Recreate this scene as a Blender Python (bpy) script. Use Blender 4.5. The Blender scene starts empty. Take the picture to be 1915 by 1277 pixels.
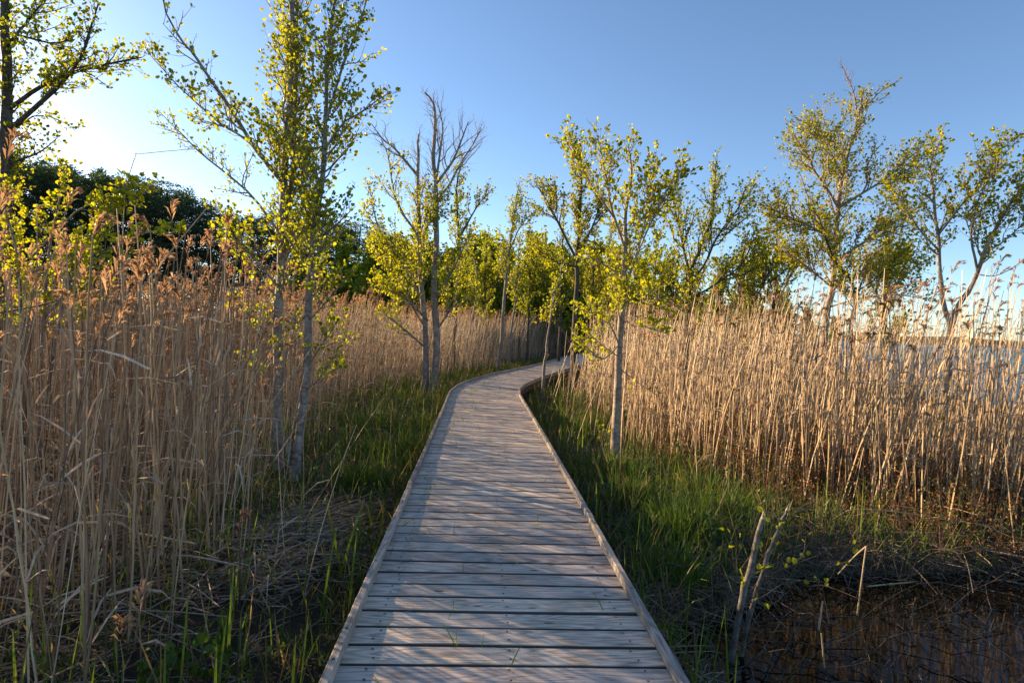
import bpy, math, random
import numpy as np
from mathutils import Matrix, Vector

C = bpy.context.scene
COL = C.collection
R_ = math.radians
rng = np.random.default_rng(7)

# ------------------------------------------------------------------ camera
F_PX = 1064.0                      # focal length in pixels of the 1915 px wide photograph (20 mm on a 36 mm sensor)
PITCH, ROLL, EYE = R_(1.665), R_(2.5), 1.5
camd = bpy.data.cameras.new("camera"); cam = bpy.data.objects.new("camera", camd); COL.objects.link(cam)
camd.sensor_width = 36.0; camd.lens = 36.0 * F_PX / 1915.0
camd.clip_start = 0.05; camd.clip_end = 8000
RM = Matrix.Rotation(math.pi / 2 - PITCH, 3, 'X') @ Matrix.Rotation(ROLL, 3, 'Z')
cam.rotation_euler = RM.to_euler(); cam.location = (0, 0, EYE)
C.camera = cam
RN = np.array(RM); EYEV = np.array([0, 0, EYE])

# ------------------------------------------------------------------ light
SUN_EL, SUN_AZ = R_(14.2), R_(-58)         # azimuth from +Y, positive to the right
world = bpy.data.worlds.new("World"); C.world = world; world.use_nodes = True
wn = world.node_tree.nodes; wl = world.node_tree.links
bg = wn["Background"]; sky = wn.new("ShaderNodeTexSky"); sky.sky_type = 'NISHITA'; sky.sun_disc = False
sky.sun_elevation = SUN_EL; sky.sun_rotation = SUN_AZ
sky.altitude = 0; sky.air_density = 0.8; sky.dust_density = 0.30; sky.ozone_density = 2.5
wl.new(sky.outputs[0], bg.inputs[0]); bg.inputs[1].default_value = 0.083
sund = bpy.data.lights.new("sun", 'SUN'); sun = bpy.data.objects.new("sun", sund); COL.objects.link(sun)
sund.energy = 5.0; sund.angle = R_(0.53); sund.color = (1.0, 0.71, 0.40)
sdir = Vector((math.sin(SUN_AZ) * math.cos(SUN_EL), math.cos(SUN_AZ) * math.cos(SUN_EL), math.sin(SUN_EL)))
sun.rotation_euler = sdir.to_track_quat('Z', 'Y').to_euler(); sun.location = sdir * 60
C.view_settings.view_transform = 'Standard'; C.view_settings.look = 'None'
C.view_settings.exposure = 1.65; C.view_settings.gamma = 1.0
C.cycles.max_bounces = 8; C.cycles.transparent_max_bounces = 8

# ------------------------------------------------------------------ helpers
def ray(u, v): return RN @ np.array([(u - 957.5) / F_PX, -(v - 638.5) / F_PX, -1.0])
def at(u, v, y):                      # the world point at depth y seen in the photograph at pixel u, v
    d = ray(u, v); return EYEV + d * (y / d[1])
def gp(u, v, z=-0.38):
    d = ray(u, v); return EYEV + d * ((z - EYE) / d[2])
def unit(a): return a / (np.linalg.norm(a, axis=-1, keepdims=True) + 1e-9)

class MB:                             # collects geometry, then links it as one mesh object
    def __init__(s): s.v = []; s.f = []; s.m = []; s.a = []; s.n = 0; s.c = []
    def add(s, V, Fq, mat=0, val=0.5, vec=None):
        V = np.asarray(V, float).reshape(-1, 3); Fq = np.asarray(Fq, int)
        s.v.append(V); s.f.append(Fq + s.n); s.m.append(np.full(len(Fq), mat))
        a = np.asarray(val, float); s.a.append(np.full(len(V), a) if a.ndim == 0 else a.reshape(-1))
        s.c.append(np.zeros((len(V), 3)) if vec is None else np.asarray(vec, float).reshape(-1, 3))
        s.n += len(V)
    def tube(s, P, r, sides=6, mat=0, val=0.5, cap=True):
        P = np.asarray(P, float); n = len(P); r = np.broadcast_to(np.asarray(r, float), (n,))
        T = np.gradient(P, axis=0); T = unit(T)
        ref = np.array([0.31, 0.87, 0.12]) if abs(T[:, 2]).mean() > 0.6 else np.array([0.05, 0.1, 1.0])
        A = unit(np.cross(T, ref)); B = np.cross(T, A)
        th = np.arange(sides) * 2 * math.pi / sides
        V = P[:, None, :] + r[:, None, None] * (np.cos(th)[None, :, None] * A[:, None, :] + np.sin(th)[None, :, None] * B[:, None, :])
        i = np.arange(n - 1)[:, None] * sides; k = np.arange(sides)[None, :]; k2 = (k + 1) % sides
        Fq = np.stack([i + k, i + k2, i + sides + k2, i + sides + k], -1).reshape(-1, 4)
        s.add(V, Fq, mat, val)
        if cap and sides >= 4:
            o = s.n; e = (n - 1) * sides
            s.add(np.vstack([V[-1], P[-1:]]), np.array([[q, (q + 1) % sides, sides] for q in range(sides)]), mat, val)
    def box(s, lo, hi, mat=0, val=0.5):
        x0, y0, z0 = lo; x1, y1, z1 = hi
        V = [(x0,y0,z0),(x1,y0,z0),(x1,y1,z0),(x0,y1,z0),(x0,y0,z1),(x1,y0,z1),(x1,y1,z1),(x0,y1,z1)]
        s.add(V, [(0,3,2,1),(4,5,6,7),(0,1,5,4),(1,2,6,5),(2,3,7,6),(3,0,4,7)], mat, val)
    def mesh(s, name, mats, origin=(0, 0, 0), smooth=True):
        me = bpy.data.meshes.new(name)
        V = np.vstack(s.v) - np.asarray(origin, float)
        me.vertices.add(len(V)); me.vertices.foreach_set("co", V.astype(np.float32).ravel())
        tot = np.concatenate([np.full(len(f), f.shape[1]) for f in s.f]); idx = np.concatenate([f.ravel() for f in s.f])
        me.loops.add(len(idx)); me.loops.foreach_set("vertex_index", idx.astype(np.int32))
        me.polygons.add(len(tot)); st = np.concatenate([[0], np.cumsum(tot)[:-1]])
        me.polygons.foreach_set("loop_start", st.astype(np.int32))
        me.polygons.foreach_set("loop_total", tot.astype(np.int32))
        me.polygons.foreach_set("material_index", np.concatenate(s.m).astype(np.int32))
        me.polygons.foreach_set("use_smooth", np.full(len(tot), smooth))
        at_ = me.attributes.new("v", 'FLOAT', 'POINT'); at_.data.foreach_set("value", np.concatenate(s.a).astype(np.float32))
        cc = np.vstack(s.c)
        if np.any(cc):
            ac = me.attributes.new("pc", 'FLOAT_VECTOR', 'POINT'); ac.data.foreach_set("vector", cc.astype(np.float32).ravel())
        for m in mats: me.materials.append(m)
        me.update(calc_edges=True)
        return me
    def build(s, name, mats, parent=None, origin=(0, 0, 0), smooth=True):
        o = bpy.data.objects.new(name, s.mesh(name, mats if isinstance(mats, (list, tuple)) else [mats], origin, smooth))
        COL.objects.link(o)
        if parent is not None: o.parent = parent
        else: o.location = origin
        return o

def tag(o, label=None, cat=None, group=None, kind=None):
    if label: o["label"] = label
    if cat: o["category"] = cat
    if group: o["group"] = group
    if kind: o["kind"] = kind
    return o
def empty(name, loc, label, cat, group=None):
    o = bpy.data.objects.new(name, None); COL.objects.link(o); o.location = loc; o.empty_display_size = 0.2
    return tag(o, label, cat, group)
def copy_tree(root):
    r = root.copy(); COL.objects.link(r)
    for ch in list(root.children):
        c = ch.copy(); COL.objects.link(c); c.parent = r
    return r

# ------------------------------------------------------------------ materials
def mat_base(name):
    m = bpy.data.materials.new(name); m.use_nodes = True
    nt = m.node_tree; return m, nt.nodes, nt.links, nt.nodes["Principled BSDF"], nt.nodes["Material Output"]
def ramp(nodes, stops):
    r = nodes.new("ShaderNodeValToRGB"); e = r.color_ramp.elements
    while len(e) < len(stops): e.new(0.5)
    for k, (p, c) in enumerate(stops): e[k].position = p; e[k].color = (*c, 1)
    return r
def attr(nodes, name):
    a = nodes.new("ShaderNodeAttribute"); a.attribute_name = name; return a
def noise(nodes, links, scale, detail=4, coord=None, rough=0.55):
    n = nodes.new("ShaderNodeTexNoise"); n.inputs["Scale"].default_value = scale
    n.inputs["Detail"].default_value = detail; n.inputs["Roughness"].default_value = rough
    if coord is not None: links.new(coord, n.inputs["Vector"])
    return n
def mixc(nodes, links, fac, a, b, mode='MIX'):
    m = nodes.new("ShaderNodeMix"); m.data_type = 'RGBA'; m.blend_type = mode
    if hasattr(fac, "is_linked") or hasattr(fac, "node"): links.new(fac, m.inputs[0])
    else: m.inputs[0].default_value = fac
    for s, x in ((6, a), (7, b)):
        if isinstance(x, tuple): m.inputs[s].default_value = (*x, 1)
        else: links.new(x, m.inputs[s])
    return m.outputs[2]

def leafy(name, stops, tr, trans=0.45, rough=0.5, spec=0.3):   # thin leaf: reflected colour by ramp, light let through coloured tr times it
    m, n, l, p, out = mat_base(name)
    r = ramp(n, stops); l.new(attr(n, "v").outputs["Fac"], r.inputs[0])
    l.new(r.outputs[0], p.inputs["Base Color"]); p.inputs["Roughness"].default_value = rough
    p.inputs["Specular IOR Level"].default_value = spec
    t = n.new("ShaderNodeBsdfTranslucent"); l.new(mixc(n, l, 1.0, r.outputs[0], tr, 'MULTIPLY'), t.inputs[0])
    mx = n.new("ShaderNodeMixShader"); mx.inputs[0].default_value = trans
    l.new(p.outputs[0], mx.inputs[1]); l.new(t.outputs[0], mx.inputs[2]); l.new(mx.outputs[0], out.inputs[0])
    return m

M = {}
M['leaf'] = leafy('alder_leaf', [(0, (.10, .145, .012)), (.5, (.22, .26, .015)), (1, (.42, .39, .025))], (1.85, 1.7, .5), .5)
M['leaf_amber'] = leafy('alder_leaf_amber', [(0, (.11, .15, .014)), (.5, (.23, .26, .018)), (1, (.42, .36, .03))], (1.8, 1.6, .6), .5)  # warm sunlight on the right-hand alders tinted into the leaf colour
M['leaf_far'] = leafy('far_leaf', [(0, (.08, .11, .015)), (.6, (.21, .24, .02)), (1, (.38, .36, .03))], (1.7, 1.7, .6), .5)
M['needle'] = leafy('pine_needle', [(0, (.022, .042, .018)), (.7, (.055, .085, .03)), (1, (.12, .13, .045))], (1.3, 1.4, .8), .3, .6)
M['grass'] = leafy('grass_blade', [(0, (.026, .05, .012)), (.55, (.065, .118, .02)), (.8, (.14, .21, .03)), (.88, (.16, .125, .06)), (1, (.28, .20, .115))], (1.4, 1.4, .7), .4)
M['plume'] = leafy('reed_plume', [(0, (.18, .115, .07)), (.5, (.33, .215, .13)), (1, (.48, .34, .22))], (1.35, 1.2, 1.0), .4, .8, .1)
M['straw'] = leafy('dry_straw', [(0, (.13, .09, .06)), (.5, (.33, .25, .175)), (1, (.56, .46, .35))], (1, 1, 1), .12, .75, .1)
M['myrtle'] = leafy('bog_leaf', [(0, (.15, .045, .016)), (.5, (.24, .085, .022)), (.62, (.08, .09, .015)), (1, (.16, .16, .02))], (1.5, 1.3, .8), .35)

def reed_mat():
    m, n, l, p, out = mat_base('reed_stem')
    r = ramp(n, [(0, (.09, .055, .034)), (.35, (.27, .18, .105)), (.7, (.47, .34, .195)), (1, (.60, .48, .33))])
    g = n.new("ShaderNodeNewGeometry"); mp = n.new("ShaderNodeMapping"); mp.inputs["Scale"].default_value = (30, 30, 5)
    l.new(g.outputs["Position"], mp.inputs[0]); nz = noise(n, l, 1.0, 3, mp.outputs[0])
    ad = n.new("ShaderNodeMath"); ad.operation = 'MULTIPLY_ADD'; ad.inputs[1].default_value = 0.55; l.new(nz.outputs[0], ad.inputs[0])
    sb = n.new("ShaderNodeMath"); sb.operation = 'SUBTRACT'; sb.inputs[1].default_value = 0.27; l.new(attr(n, "v").outputs["Fac"], sb.inputs[0])
    l.new(sb.outputs[0], ad.inputs[2]); l.new(ad.outputs[0], r.inputs[0]); l.new(r.outputs[0], p.inputs["Base Color"])
    p.inputs["Roughness"].default_value = .6; p.inputs["Specular IOR Level"].default_value = .3
    return m
M['reed'] = reed_mat()

def bark_mat(name, a, b, c, lichen):
    m, n, l, p, out = mat_base(name)
    tc = n.new("ShaderNodeTexCoord"); mp = n.new("ShaderNodeMapping"); mp.inputs["Scale"].default_value = (14, 14, 22)
    l.new(tc.outputs["Object"], mp.inputs[0])
    n1 = noise(n, l, 1.3, 6, mp.outputs[0], .65); r1 = ramp(n, [(.3, a), (.52, b), (.72, c)]); l.new(n1.outputs[0], r1.inputs[0])
    n2 = noise(n, l, 7.0, 3, tc.outputs["Object"]); r2 = ramp(n, [(.52, (0, 0, 0)), (.66, (1, 1, 1))]); l.new(n2.outputs[0], r2.inputs[0])
    col = mixc(n, l, r2.outputs[0], r1.outputs[0], lichen)
    l.new(col, p.inputs["Base Color"]); p.inputs["Roughness"].default_value = .85; p.inputs["Specular IOR Level"].default_value = .2
    b_ = n.new("ShaderNodeBump"); b_.inputs["Strength"].default_value = .5; b_.inputs["Distance"].default_value = .02
    l.new(n1.outputs[0], b_.inputs["Height"]); l.new(b_.outputs[0], p.inputs["Normal"])
    return m
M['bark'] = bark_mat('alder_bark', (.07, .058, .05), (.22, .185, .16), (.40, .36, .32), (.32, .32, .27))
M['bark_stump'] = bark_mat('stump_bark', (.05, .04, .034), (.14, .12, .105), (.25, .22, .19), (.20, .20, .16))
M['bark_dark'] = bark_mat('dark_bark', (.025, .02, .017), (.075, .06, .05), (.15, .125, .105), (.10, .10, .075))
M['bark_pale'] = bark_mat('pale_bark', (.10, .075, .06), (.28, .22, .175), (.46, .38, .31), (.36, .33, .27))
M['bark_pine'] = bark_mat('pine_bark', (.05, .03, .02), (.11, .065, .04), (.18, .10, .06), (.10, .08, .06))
M['cutwood'] = bark_mat('cut_wood', (.30, .22, .15), (.42, .32, .22), (.52, .42, .30), (.40, .31, .22))

def wood_mat(name, dark, mid, light, tint):
    m, n, l, p, out = mat_base(name)
    a = attr(n, "pc"); v = attr(n, "v")
    mp = n.new("ShaderNodeMapping"); mp.inputs["Scale"].default_value = (1.6, 26, 1); l.new(a.outputs["Vector"], mp.inputs[0])
    warp = noise(n, l, 1.1, 2, mp.outputs[0])
    # growth rings cut lengthwise: long bands that bow around
    mp2 = n.new("ShaderNodeMapping"); mp2.inputs["Scale"].default_value = (1.15, 9, 1); l.new(a.outputs["Vector"], mp2.inputs[0])
    big = noise(n, l, 1.0, 1.5, mp2.outputs[0]); mu = n.new("ShaderNodeMath"); mu.operation = 'MULTIPLY'; mu.inputs[1].default_value = 70; l.new(big.outputs[0], mu.inputs[0])
    si = n.new("ShaderNodeMath"); si.operation = 'SINE'; l.new(mu.outputs[0], si.inputs[0])
    mp3 = n.new("ShaderNodeMapping"); mp3.inputs["Scale"].default_value = (5, 210, 1); l.new(a.outputs["Vector"], mp3.inputs[0])
    fine = noise(n, l, 1.0, 4, mp3.outputs[0], .7)
    s1 = n.new("ShaderNodeMath"); s1.operation = 'MULTIPLY_ADD'; s1.inputs[1].default_value = .13; l.new(si.outputs[0], s1.inputs[0]); l.new(fine.outputs[0], s1.inputs[2])
    r = ramp(n, [(.22, dark), (.48, mid), (.78, light)]); l.new(s1.outputs[0], r.inputs[0])
    tr = ramp(n, [(0, (.62, .62, .65)), (.15, (.80, .80, .83)), (.5, (.98, .96, .94)), (.85, (1.12, 1.07, 1.0)), (1, (1.18, 1.05, .90))]); l.new(v.outputs["Fac"], tr.inputs[0])
    col = mixc(n, l, 1.0, r.outputs[0], tr.outputs[0], 'MULTIPLY')
    st = ramp(n, [(.33, (.60, .60, .58)), (.55, (1, 1, 1))]); sn = noise(n, l, 3.1, 6, a.outputs["Vector"], .6); l.new(sn.outputs[0], st.inputs[0])
    col = mixc(n, l, .75, col, st.outputs[0], 'MULTIPLY')
    mk = n.new("ShaderNodeMapping"); mk.inputs["Scale"].default_value = (2.2, 5.5, 1); l.new(a.outputs["Vector"], mk.inputs[0])
    vo = n.new("ShaderNodeTexVoronoi"); vo.inputs["Scale"].default_value = 1.0; l.new(mk.outputs[0], vo.inputs["Vector"])
    kr = ramp(n, [(.045, (.16, .12, .10)), (.085, (1, 1, 1))]); l.new(vo.outputs["Distance"], kr.inputs[0])
    col = mixc(n, l, .85, col, kr.outputs[0], 'MULTIPLY')
    col = mixc(n, l, 1.0, col, tint, 'MULTIPLY')
    l.new(col, p.inputs["Base Color"]); p.inputs["Roughness"].default_value = .72; p.inputs["Specular IOR Level"].default_value = .35
    b_ = n.new("ShaderNodeBump"); b_.inputs["Strength"].default_value = .45; b_.inputs["Distance"].default_value = .004
    l.new(s1.outputs[0], b_.inputs["Height"]); l.new(b_.outputs[0], p.inputs["Normal"])
    return m
M['wood'] = wood_mat('weathered_wood', (.20, .175, .155), (.52, .475, .435), (.76, .70, .64), (1.06, .98, .89))
M['wood_rail'] = wood_mat('weathered_rail', (.13, .115, .10), (.34, .31, .28), (.48, .44, .40), (1, .97, .94))
M['wood_edge'] = wood_mat('shaded_plank_edge', (.06, .05, .045), (.14, .12, .11), (.20, .18, .165), (1, .97, .97))  # plank sides: shade of the gaps put into a darker wood colour
M['wood_dark'] = wood_mat('damp_wood', (.05, .042, .035), (.10, .085, .07), (.15, .13, .11), (1, .95, .9))
def simple(name, col, rough=.7, metal=0.0):
    m, n, l, p, out = mat_base(name); p.inputs["Base Color"].default_value = (*col, 1)
    p.inputs["Roughness"].default_value = rough; p.inputs["Metallic"].default_value = metal
    nz = noise(n, l, 40, 3); r = ramp(n, [(.3, tuple(c * .6 for c in col)), (.7, tuple(min(1, c * 1.3) for c in col))])
    l.new(nz.outputs[0], r.inputs[0]); l.new(r.outputs[0], p.inputs["Base Color"])
    return m
M['screw'] = simple('screw_head', (.045, .035, .03), .5, .3)

def ground_mat():
    m, n, l, p, out = mat_base('marsh_ground'); g = n.new("ShaderNodeNewGeometry")
    n1 = noise(n, l, 1.1, 6, g.outputs["Position"], .65); n2 = noise(n, l, 14, 5, g.outputs["Position"], .7)
    r1 = ramp(n, [(.35, (.018, .014, .009)), (.55, (.04, .032, .018)), (.7, (.035, .045, .014))]); l.new(n1.outputs[0], r1.inputs[0])
    r2 = ramp(n, [(.3, (.5, .5, .5)), (.7, (1.6, 1.45, 1.25))]); l.new(n2.outputs[0], r2.inputs[0])
    l.new(mixc(n, l, 1.0, r1.outputs[0], r2.outputs[0], 'MULTIPLY'), p.inputs["Base Color"]); p.inputs["Roughness"].default_value = .95
    b_ = n.new("ShaderNodeBump"); b_.inputs["Strength"].default_value = .8; b_.inputs["Distance"].default_value = .05
    l.new(n2.outputs[0], b_.inputs["Height"]); l.new(b_.outputs[0], p.inputs["Normal"]); return m
M['ground'] = ground_mat()
def water_mat():
    m, n, l, p, out = mat_base('bog_water'); g = n.new("ShaderNodeNewGeometry")
    p.inputs["Base Color"].default_value = (.006, .005, .004, 1); p.inputs["Roughness"].default_value = .04; p.inputs["IOR"].default_value = 1.33; p.inputs["Specular IOR Level"].default_value = .3
    n1 = noise(n, l, 2.2, 3, g.outputs["Position"]); b_ = n.new("ShaderNodeBump"); b_.inputs["Strength"].default_value = .05; b_.inputs["Distance"].default_value = .02
    l.new(n1.outputs[0], b_.inputs["Height"]); l.new(b_.outputs[0], p.inputs["Normal"]); return m
M['water'] = water_mat()
def lake_mat():                       # open water ruffled by the wind; reflected sky blue put into the base colour
    m, n, l, p, out = mat_base('lake_water'); g = n.new("ShaderNodeNewGeometry")
    p.inputs["Base Color"].default_value = (.02, .15, .22, 1); p.inputs["Roughness"].default_value = .35; p.inputs["IOR"].default_value = 1.33
    n1 = noise(n, l, 1.6, 5, g.outputs["Position"], .6); b_ = n.new("ShaderNodeBump"); b_.inputs["Strength"].default_value = 1.0; b_.inputs["Distance"].default_value = .5
    l.new(n1.outputs[0], b_.inputs["Height"]); l.new(b_.outputs[0], p.inputs["Normal"]); return m
M['lake'] = lake_mat()
def land_mat(name, a, b, scale):
    m, n, l, p, out = mat_base(name); g = n.new("ShaderNodeNewGeometry"); n1 = noise(n, l, scale, 6, g.outputs["Position"], .7)
    r = ramp(n, [(.3, a), (.7, b)]); l.new(n1.outputs[0], r.inputs[0]); l.new(r.outputs[0], p.inputs["Base Color"]); p.inputs["Roughness"].default_value = .95; return m
M['far_wood'] = land_mat('far_wood', (.03, .04, .025), (.07, .08, .045), .08)
M['far_reed'] = land_mat('far_reed', (.28, .19, .11), (.42, .30, .18), .3)

# ------------------------------------------------------------------ plan of the marsh
def polydist(X, Y, P):                # signed distance to an open polyline, positive to its right-hand side
    best = np.full(X.shape, 1e9); sgn = np.ones(X.shape)
    for a, b in zip(P[:-1], P[1:]):
        ax, ay = a; dx, dy = b[0] - ax, b[1] - ay; L2 = dx * dx + dy * dy
        t = np.clip(((X - ax) * dx + (Y - ay) * dy) / L2, 0, 1)
        d = np.hypot(X - ax - t * dx, Y - ay - t * dy); s = (X - ax) * dy - (Y - ay) * dx
        k = d < best - 1e-9; best = np.where(k, d, best); sgn = np.where(k, np.sign(s), sgn)
    return best * sgn
LEFT_EDGE = [(-2.9, -3), (-2.25, 2.0), (-1.95, 2.9), (-2.05, 3.8), (-2.3, 4.5), (-2.75, 5.6), (-2.95, 6.6), (-3.1, 8), (-3.6, 10.8), (-3.45, 14), (-2.6, 16.5), (-1.7, 19.8), (-.2, 25.8), (2.2, 35), (5, 42), (9, 50)]
RIGHT_EDGE = [(14, 4.0), (8, 4.6), (5.1, 5.55), (4.2, 6.0), (3.4, 6.65), (2.65, 8.0), (2.0, 9.2), (1.95, 12), (2.0, 16.2), (2.7, 20), (4.4, 26), (6.8, 33), (10, 40), (16, 47)]
LAKE_EDGE = [(18, -40), (17, 4), (15, 10), (15.5, 15), (18, 25), (23, 40), (40, 70), (62, 110), (150, 270), (420, 760), (900, 1600)]
PATH = [(0.22, -3.0), (0.17, 0), (-0.02, 3.4), (-0.22, 7), (-.40, 10), (-0.53, 12.2), (-0.47, 13.5), (-0.28, 14.7), (0.30, 17.0), (1.05, 19.4), (1.95, 22.5), (3.45, 28.3), (5.35, 34), (8.1, 40.4), (13.5, 48), (21, 55)]
def left_d(x, y): return -polydist(x, y, LEFT_EDGE)      # metres inside the left reed bed
def right_d(x, y): return -polydist(x, y, RIGHT_EDGE) * -1.0 if False else -polydist(x, y, RIGHT_EDGE) * -1.0
def lake_d(x, y): return polydist(x, y, LAKE_EDGE)
def path_d(x, y): return np.abs(polydist(x, y, PATH))
def pool_d(x, y):                     # metres inside the dark pool beside the boardwalk
    e = np.hypot((x - 4.0) / 2.75, (y - 3.05) / 1.75); w = .28 * np.sin(x * 3.1 + y * 1.3) + .2 * np.sin(y * 4.3 - x * 1.7)
    return (1 - e) * 1.9 + .35 * w
def gz(x, y):
    x = np.asarray(x, float); y = np.asarray(y, float)
    h = -.38 + .035 * np.sin(x * 1.7 + 1.2 * np.sin(y * .9)) + .03 * np.sin(y * 2.3 + x * .8) + .02 * np.sin(x * 5.1 - y * 4.2)
    h = np.where(path_d(x, y) < 1.0, np.minimum(h, -.36), h)
    h = h - .5 * np.clip(pool_d(x, y) / .3 + .5, 0, 1)
    h = h - 1.6 * np.clip(lake_d(x, y) / 3 + .1, 0, 1)
    far = np.clip((np.hypot(x, y) - 45) / 60, 0, 1); far = far * (lake_d(x, y) < -2)
    return h + far * 1.2

def grid_obj(name, xs, ys, hf, mat):
    X, Y = np.meshgrid(xs, ys); V = np.stack([X, Y, hf(X, Y)], -1).reshape(-1, 3)
    nx = len(xs); i = np.arange(len(ys) - 1)[:, None] * nx; k = np.arange(nx - 1)[None, :]
    b = MB(); b.add(V, np.stack([i + k, i + k + 1, i + nx + k + 1, i + nx + k], -1).reshape(-1, 4)); return b.build(name, mat)
gro = 14 * 1.13 ** np.arange(1, 46)
xs = np.concatenate([-gro[::-1], np.linspace(-14, 14, 187), gro]); ys = np.concatenate([-6 - (gro[:30] - 14)[::-1], np.linspace(-5, 30, 233), 30 + (gro - 14)])
tag(grid_obj('ground', xs, ys, gz, M['ground']), kind='structure')
tag(grid_obj('pool_water', np.linspace(.5, 8.6, 9), np.linspace(-3, 6, 9), lambda X, Y: X * 0 - .5, M['water']), kind='structure')
tag(grid_obj('lake_water', np.array([8.604, 30, 300, 4200]), np.array([-300, -20, 60, 300, 4200]), lambda X, Y: X * 0 - .504, M['lake']), kind='structure')

# far shore across the lake
def far_shore():
    b = MB(); n = 260; xs = np.linspace(250, 1900, n); Yf = 820 - .12 * (xs - 500)
    top = 8.5 + 2.6 * np.sin(xs * .011) + 1.4 * np.sin(xs * .047 + 1) + 1.0 * np.sin(xs * .19) + rng.normal(0, .5, n)
    rows = [(0, 0 * top + 1.0), (25, top * .78), (60, top), (160, top * .9), (420, top * .5 - 2)]
    V = np.concatenate([np.stack([xs, Yf + dy, z - .4], -1) for dy, z in rows]); F = []
    for r in range(len(rows) - 1):
        k = np.arange(n - 1); F.append(np.stack([r * n + k, r * n + k + 1, (r + 1) * n + k + 1, (r + 1) * n + k], -1))
    b.add(V, np.concatenate(F)); o = b.build('far_shore_hills', M['far_wood']); tag(o, kind='structure')
    b = MB(); rows = [(-14, 0 * xs - .6), (-12, 2.0 + rng.normal(0, .25, n)), (2, 2.4 + rng.normal(0, .25, n))]
    V = np.concatenate([np.stack([xs, Yf + dy, z], -1) for dy, z in rows]); F = []
    for r in range(2):
        k = np.arange(n - 1); F.append(np.stack([r * n + k, r * n + k + 1, (r + 1) * n + k + 1, (r + 1) * n + k], -1))
    b.add(V, np.concatenate(F)); tag(b.build('far_shore_reeds', M['far_reed']), 'pale strip of reeds along the far shore of the lake', 'reeds', kind='stuff')
far_shore()

# ------------------------------------------------------------------ boardwalk
def smooth(P, n):
    P = np.asarray(P, float); m = len(P)
    if m == 2: t = np.linspace(0, 1, n)[:, None]; return P[0] * (1 - t) + P[1] * t
    Q = np.vstack([2 * P[0] - P[1], P, 2 * P[-1] - P[-2]]); s = np.linspace(0, m - 1 - 1e-6, n); i = s.astype(int); t = (s - i)[:, None]
    a, b, c, d = Q[i], Q[i + 1], Q[i + 2], Q[i + 3]
    return .5 * (2 * b + (c - a) * t + (2 * a - 5 * b + 4 * c - d) * t ** 2 + (3 * b - a - 3 * c + d) * t ** 3)
pc = smooth(PATH, 1400); seg = np.r_[0, np.cumsum(np.hypot(*np.diff(pc, axis=0).T))]
tan_ = unit(np.gradient(pc, axis=0)); ker = np.ones(61) / 61
tan_ = unit(np.stack([np.convolve(np.pad(tan_[:, k], 30, 'edge'), ker, 'valid') for k in (0, 1)], -1))
def path_at(s):
    p = np.array([np.interp(s, seg, pc[:, 0]), np.interp(s, seg, pc[:, 1])]); t = unit(np.array([np.interp(s, seg, tan_[:, 0]), np.interp(s, seg, tan_[:, 1])])); return p, np.array([t[1], -t[0]])
HALF, PITCHP, GAP = .765, .1553, .025
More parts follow.
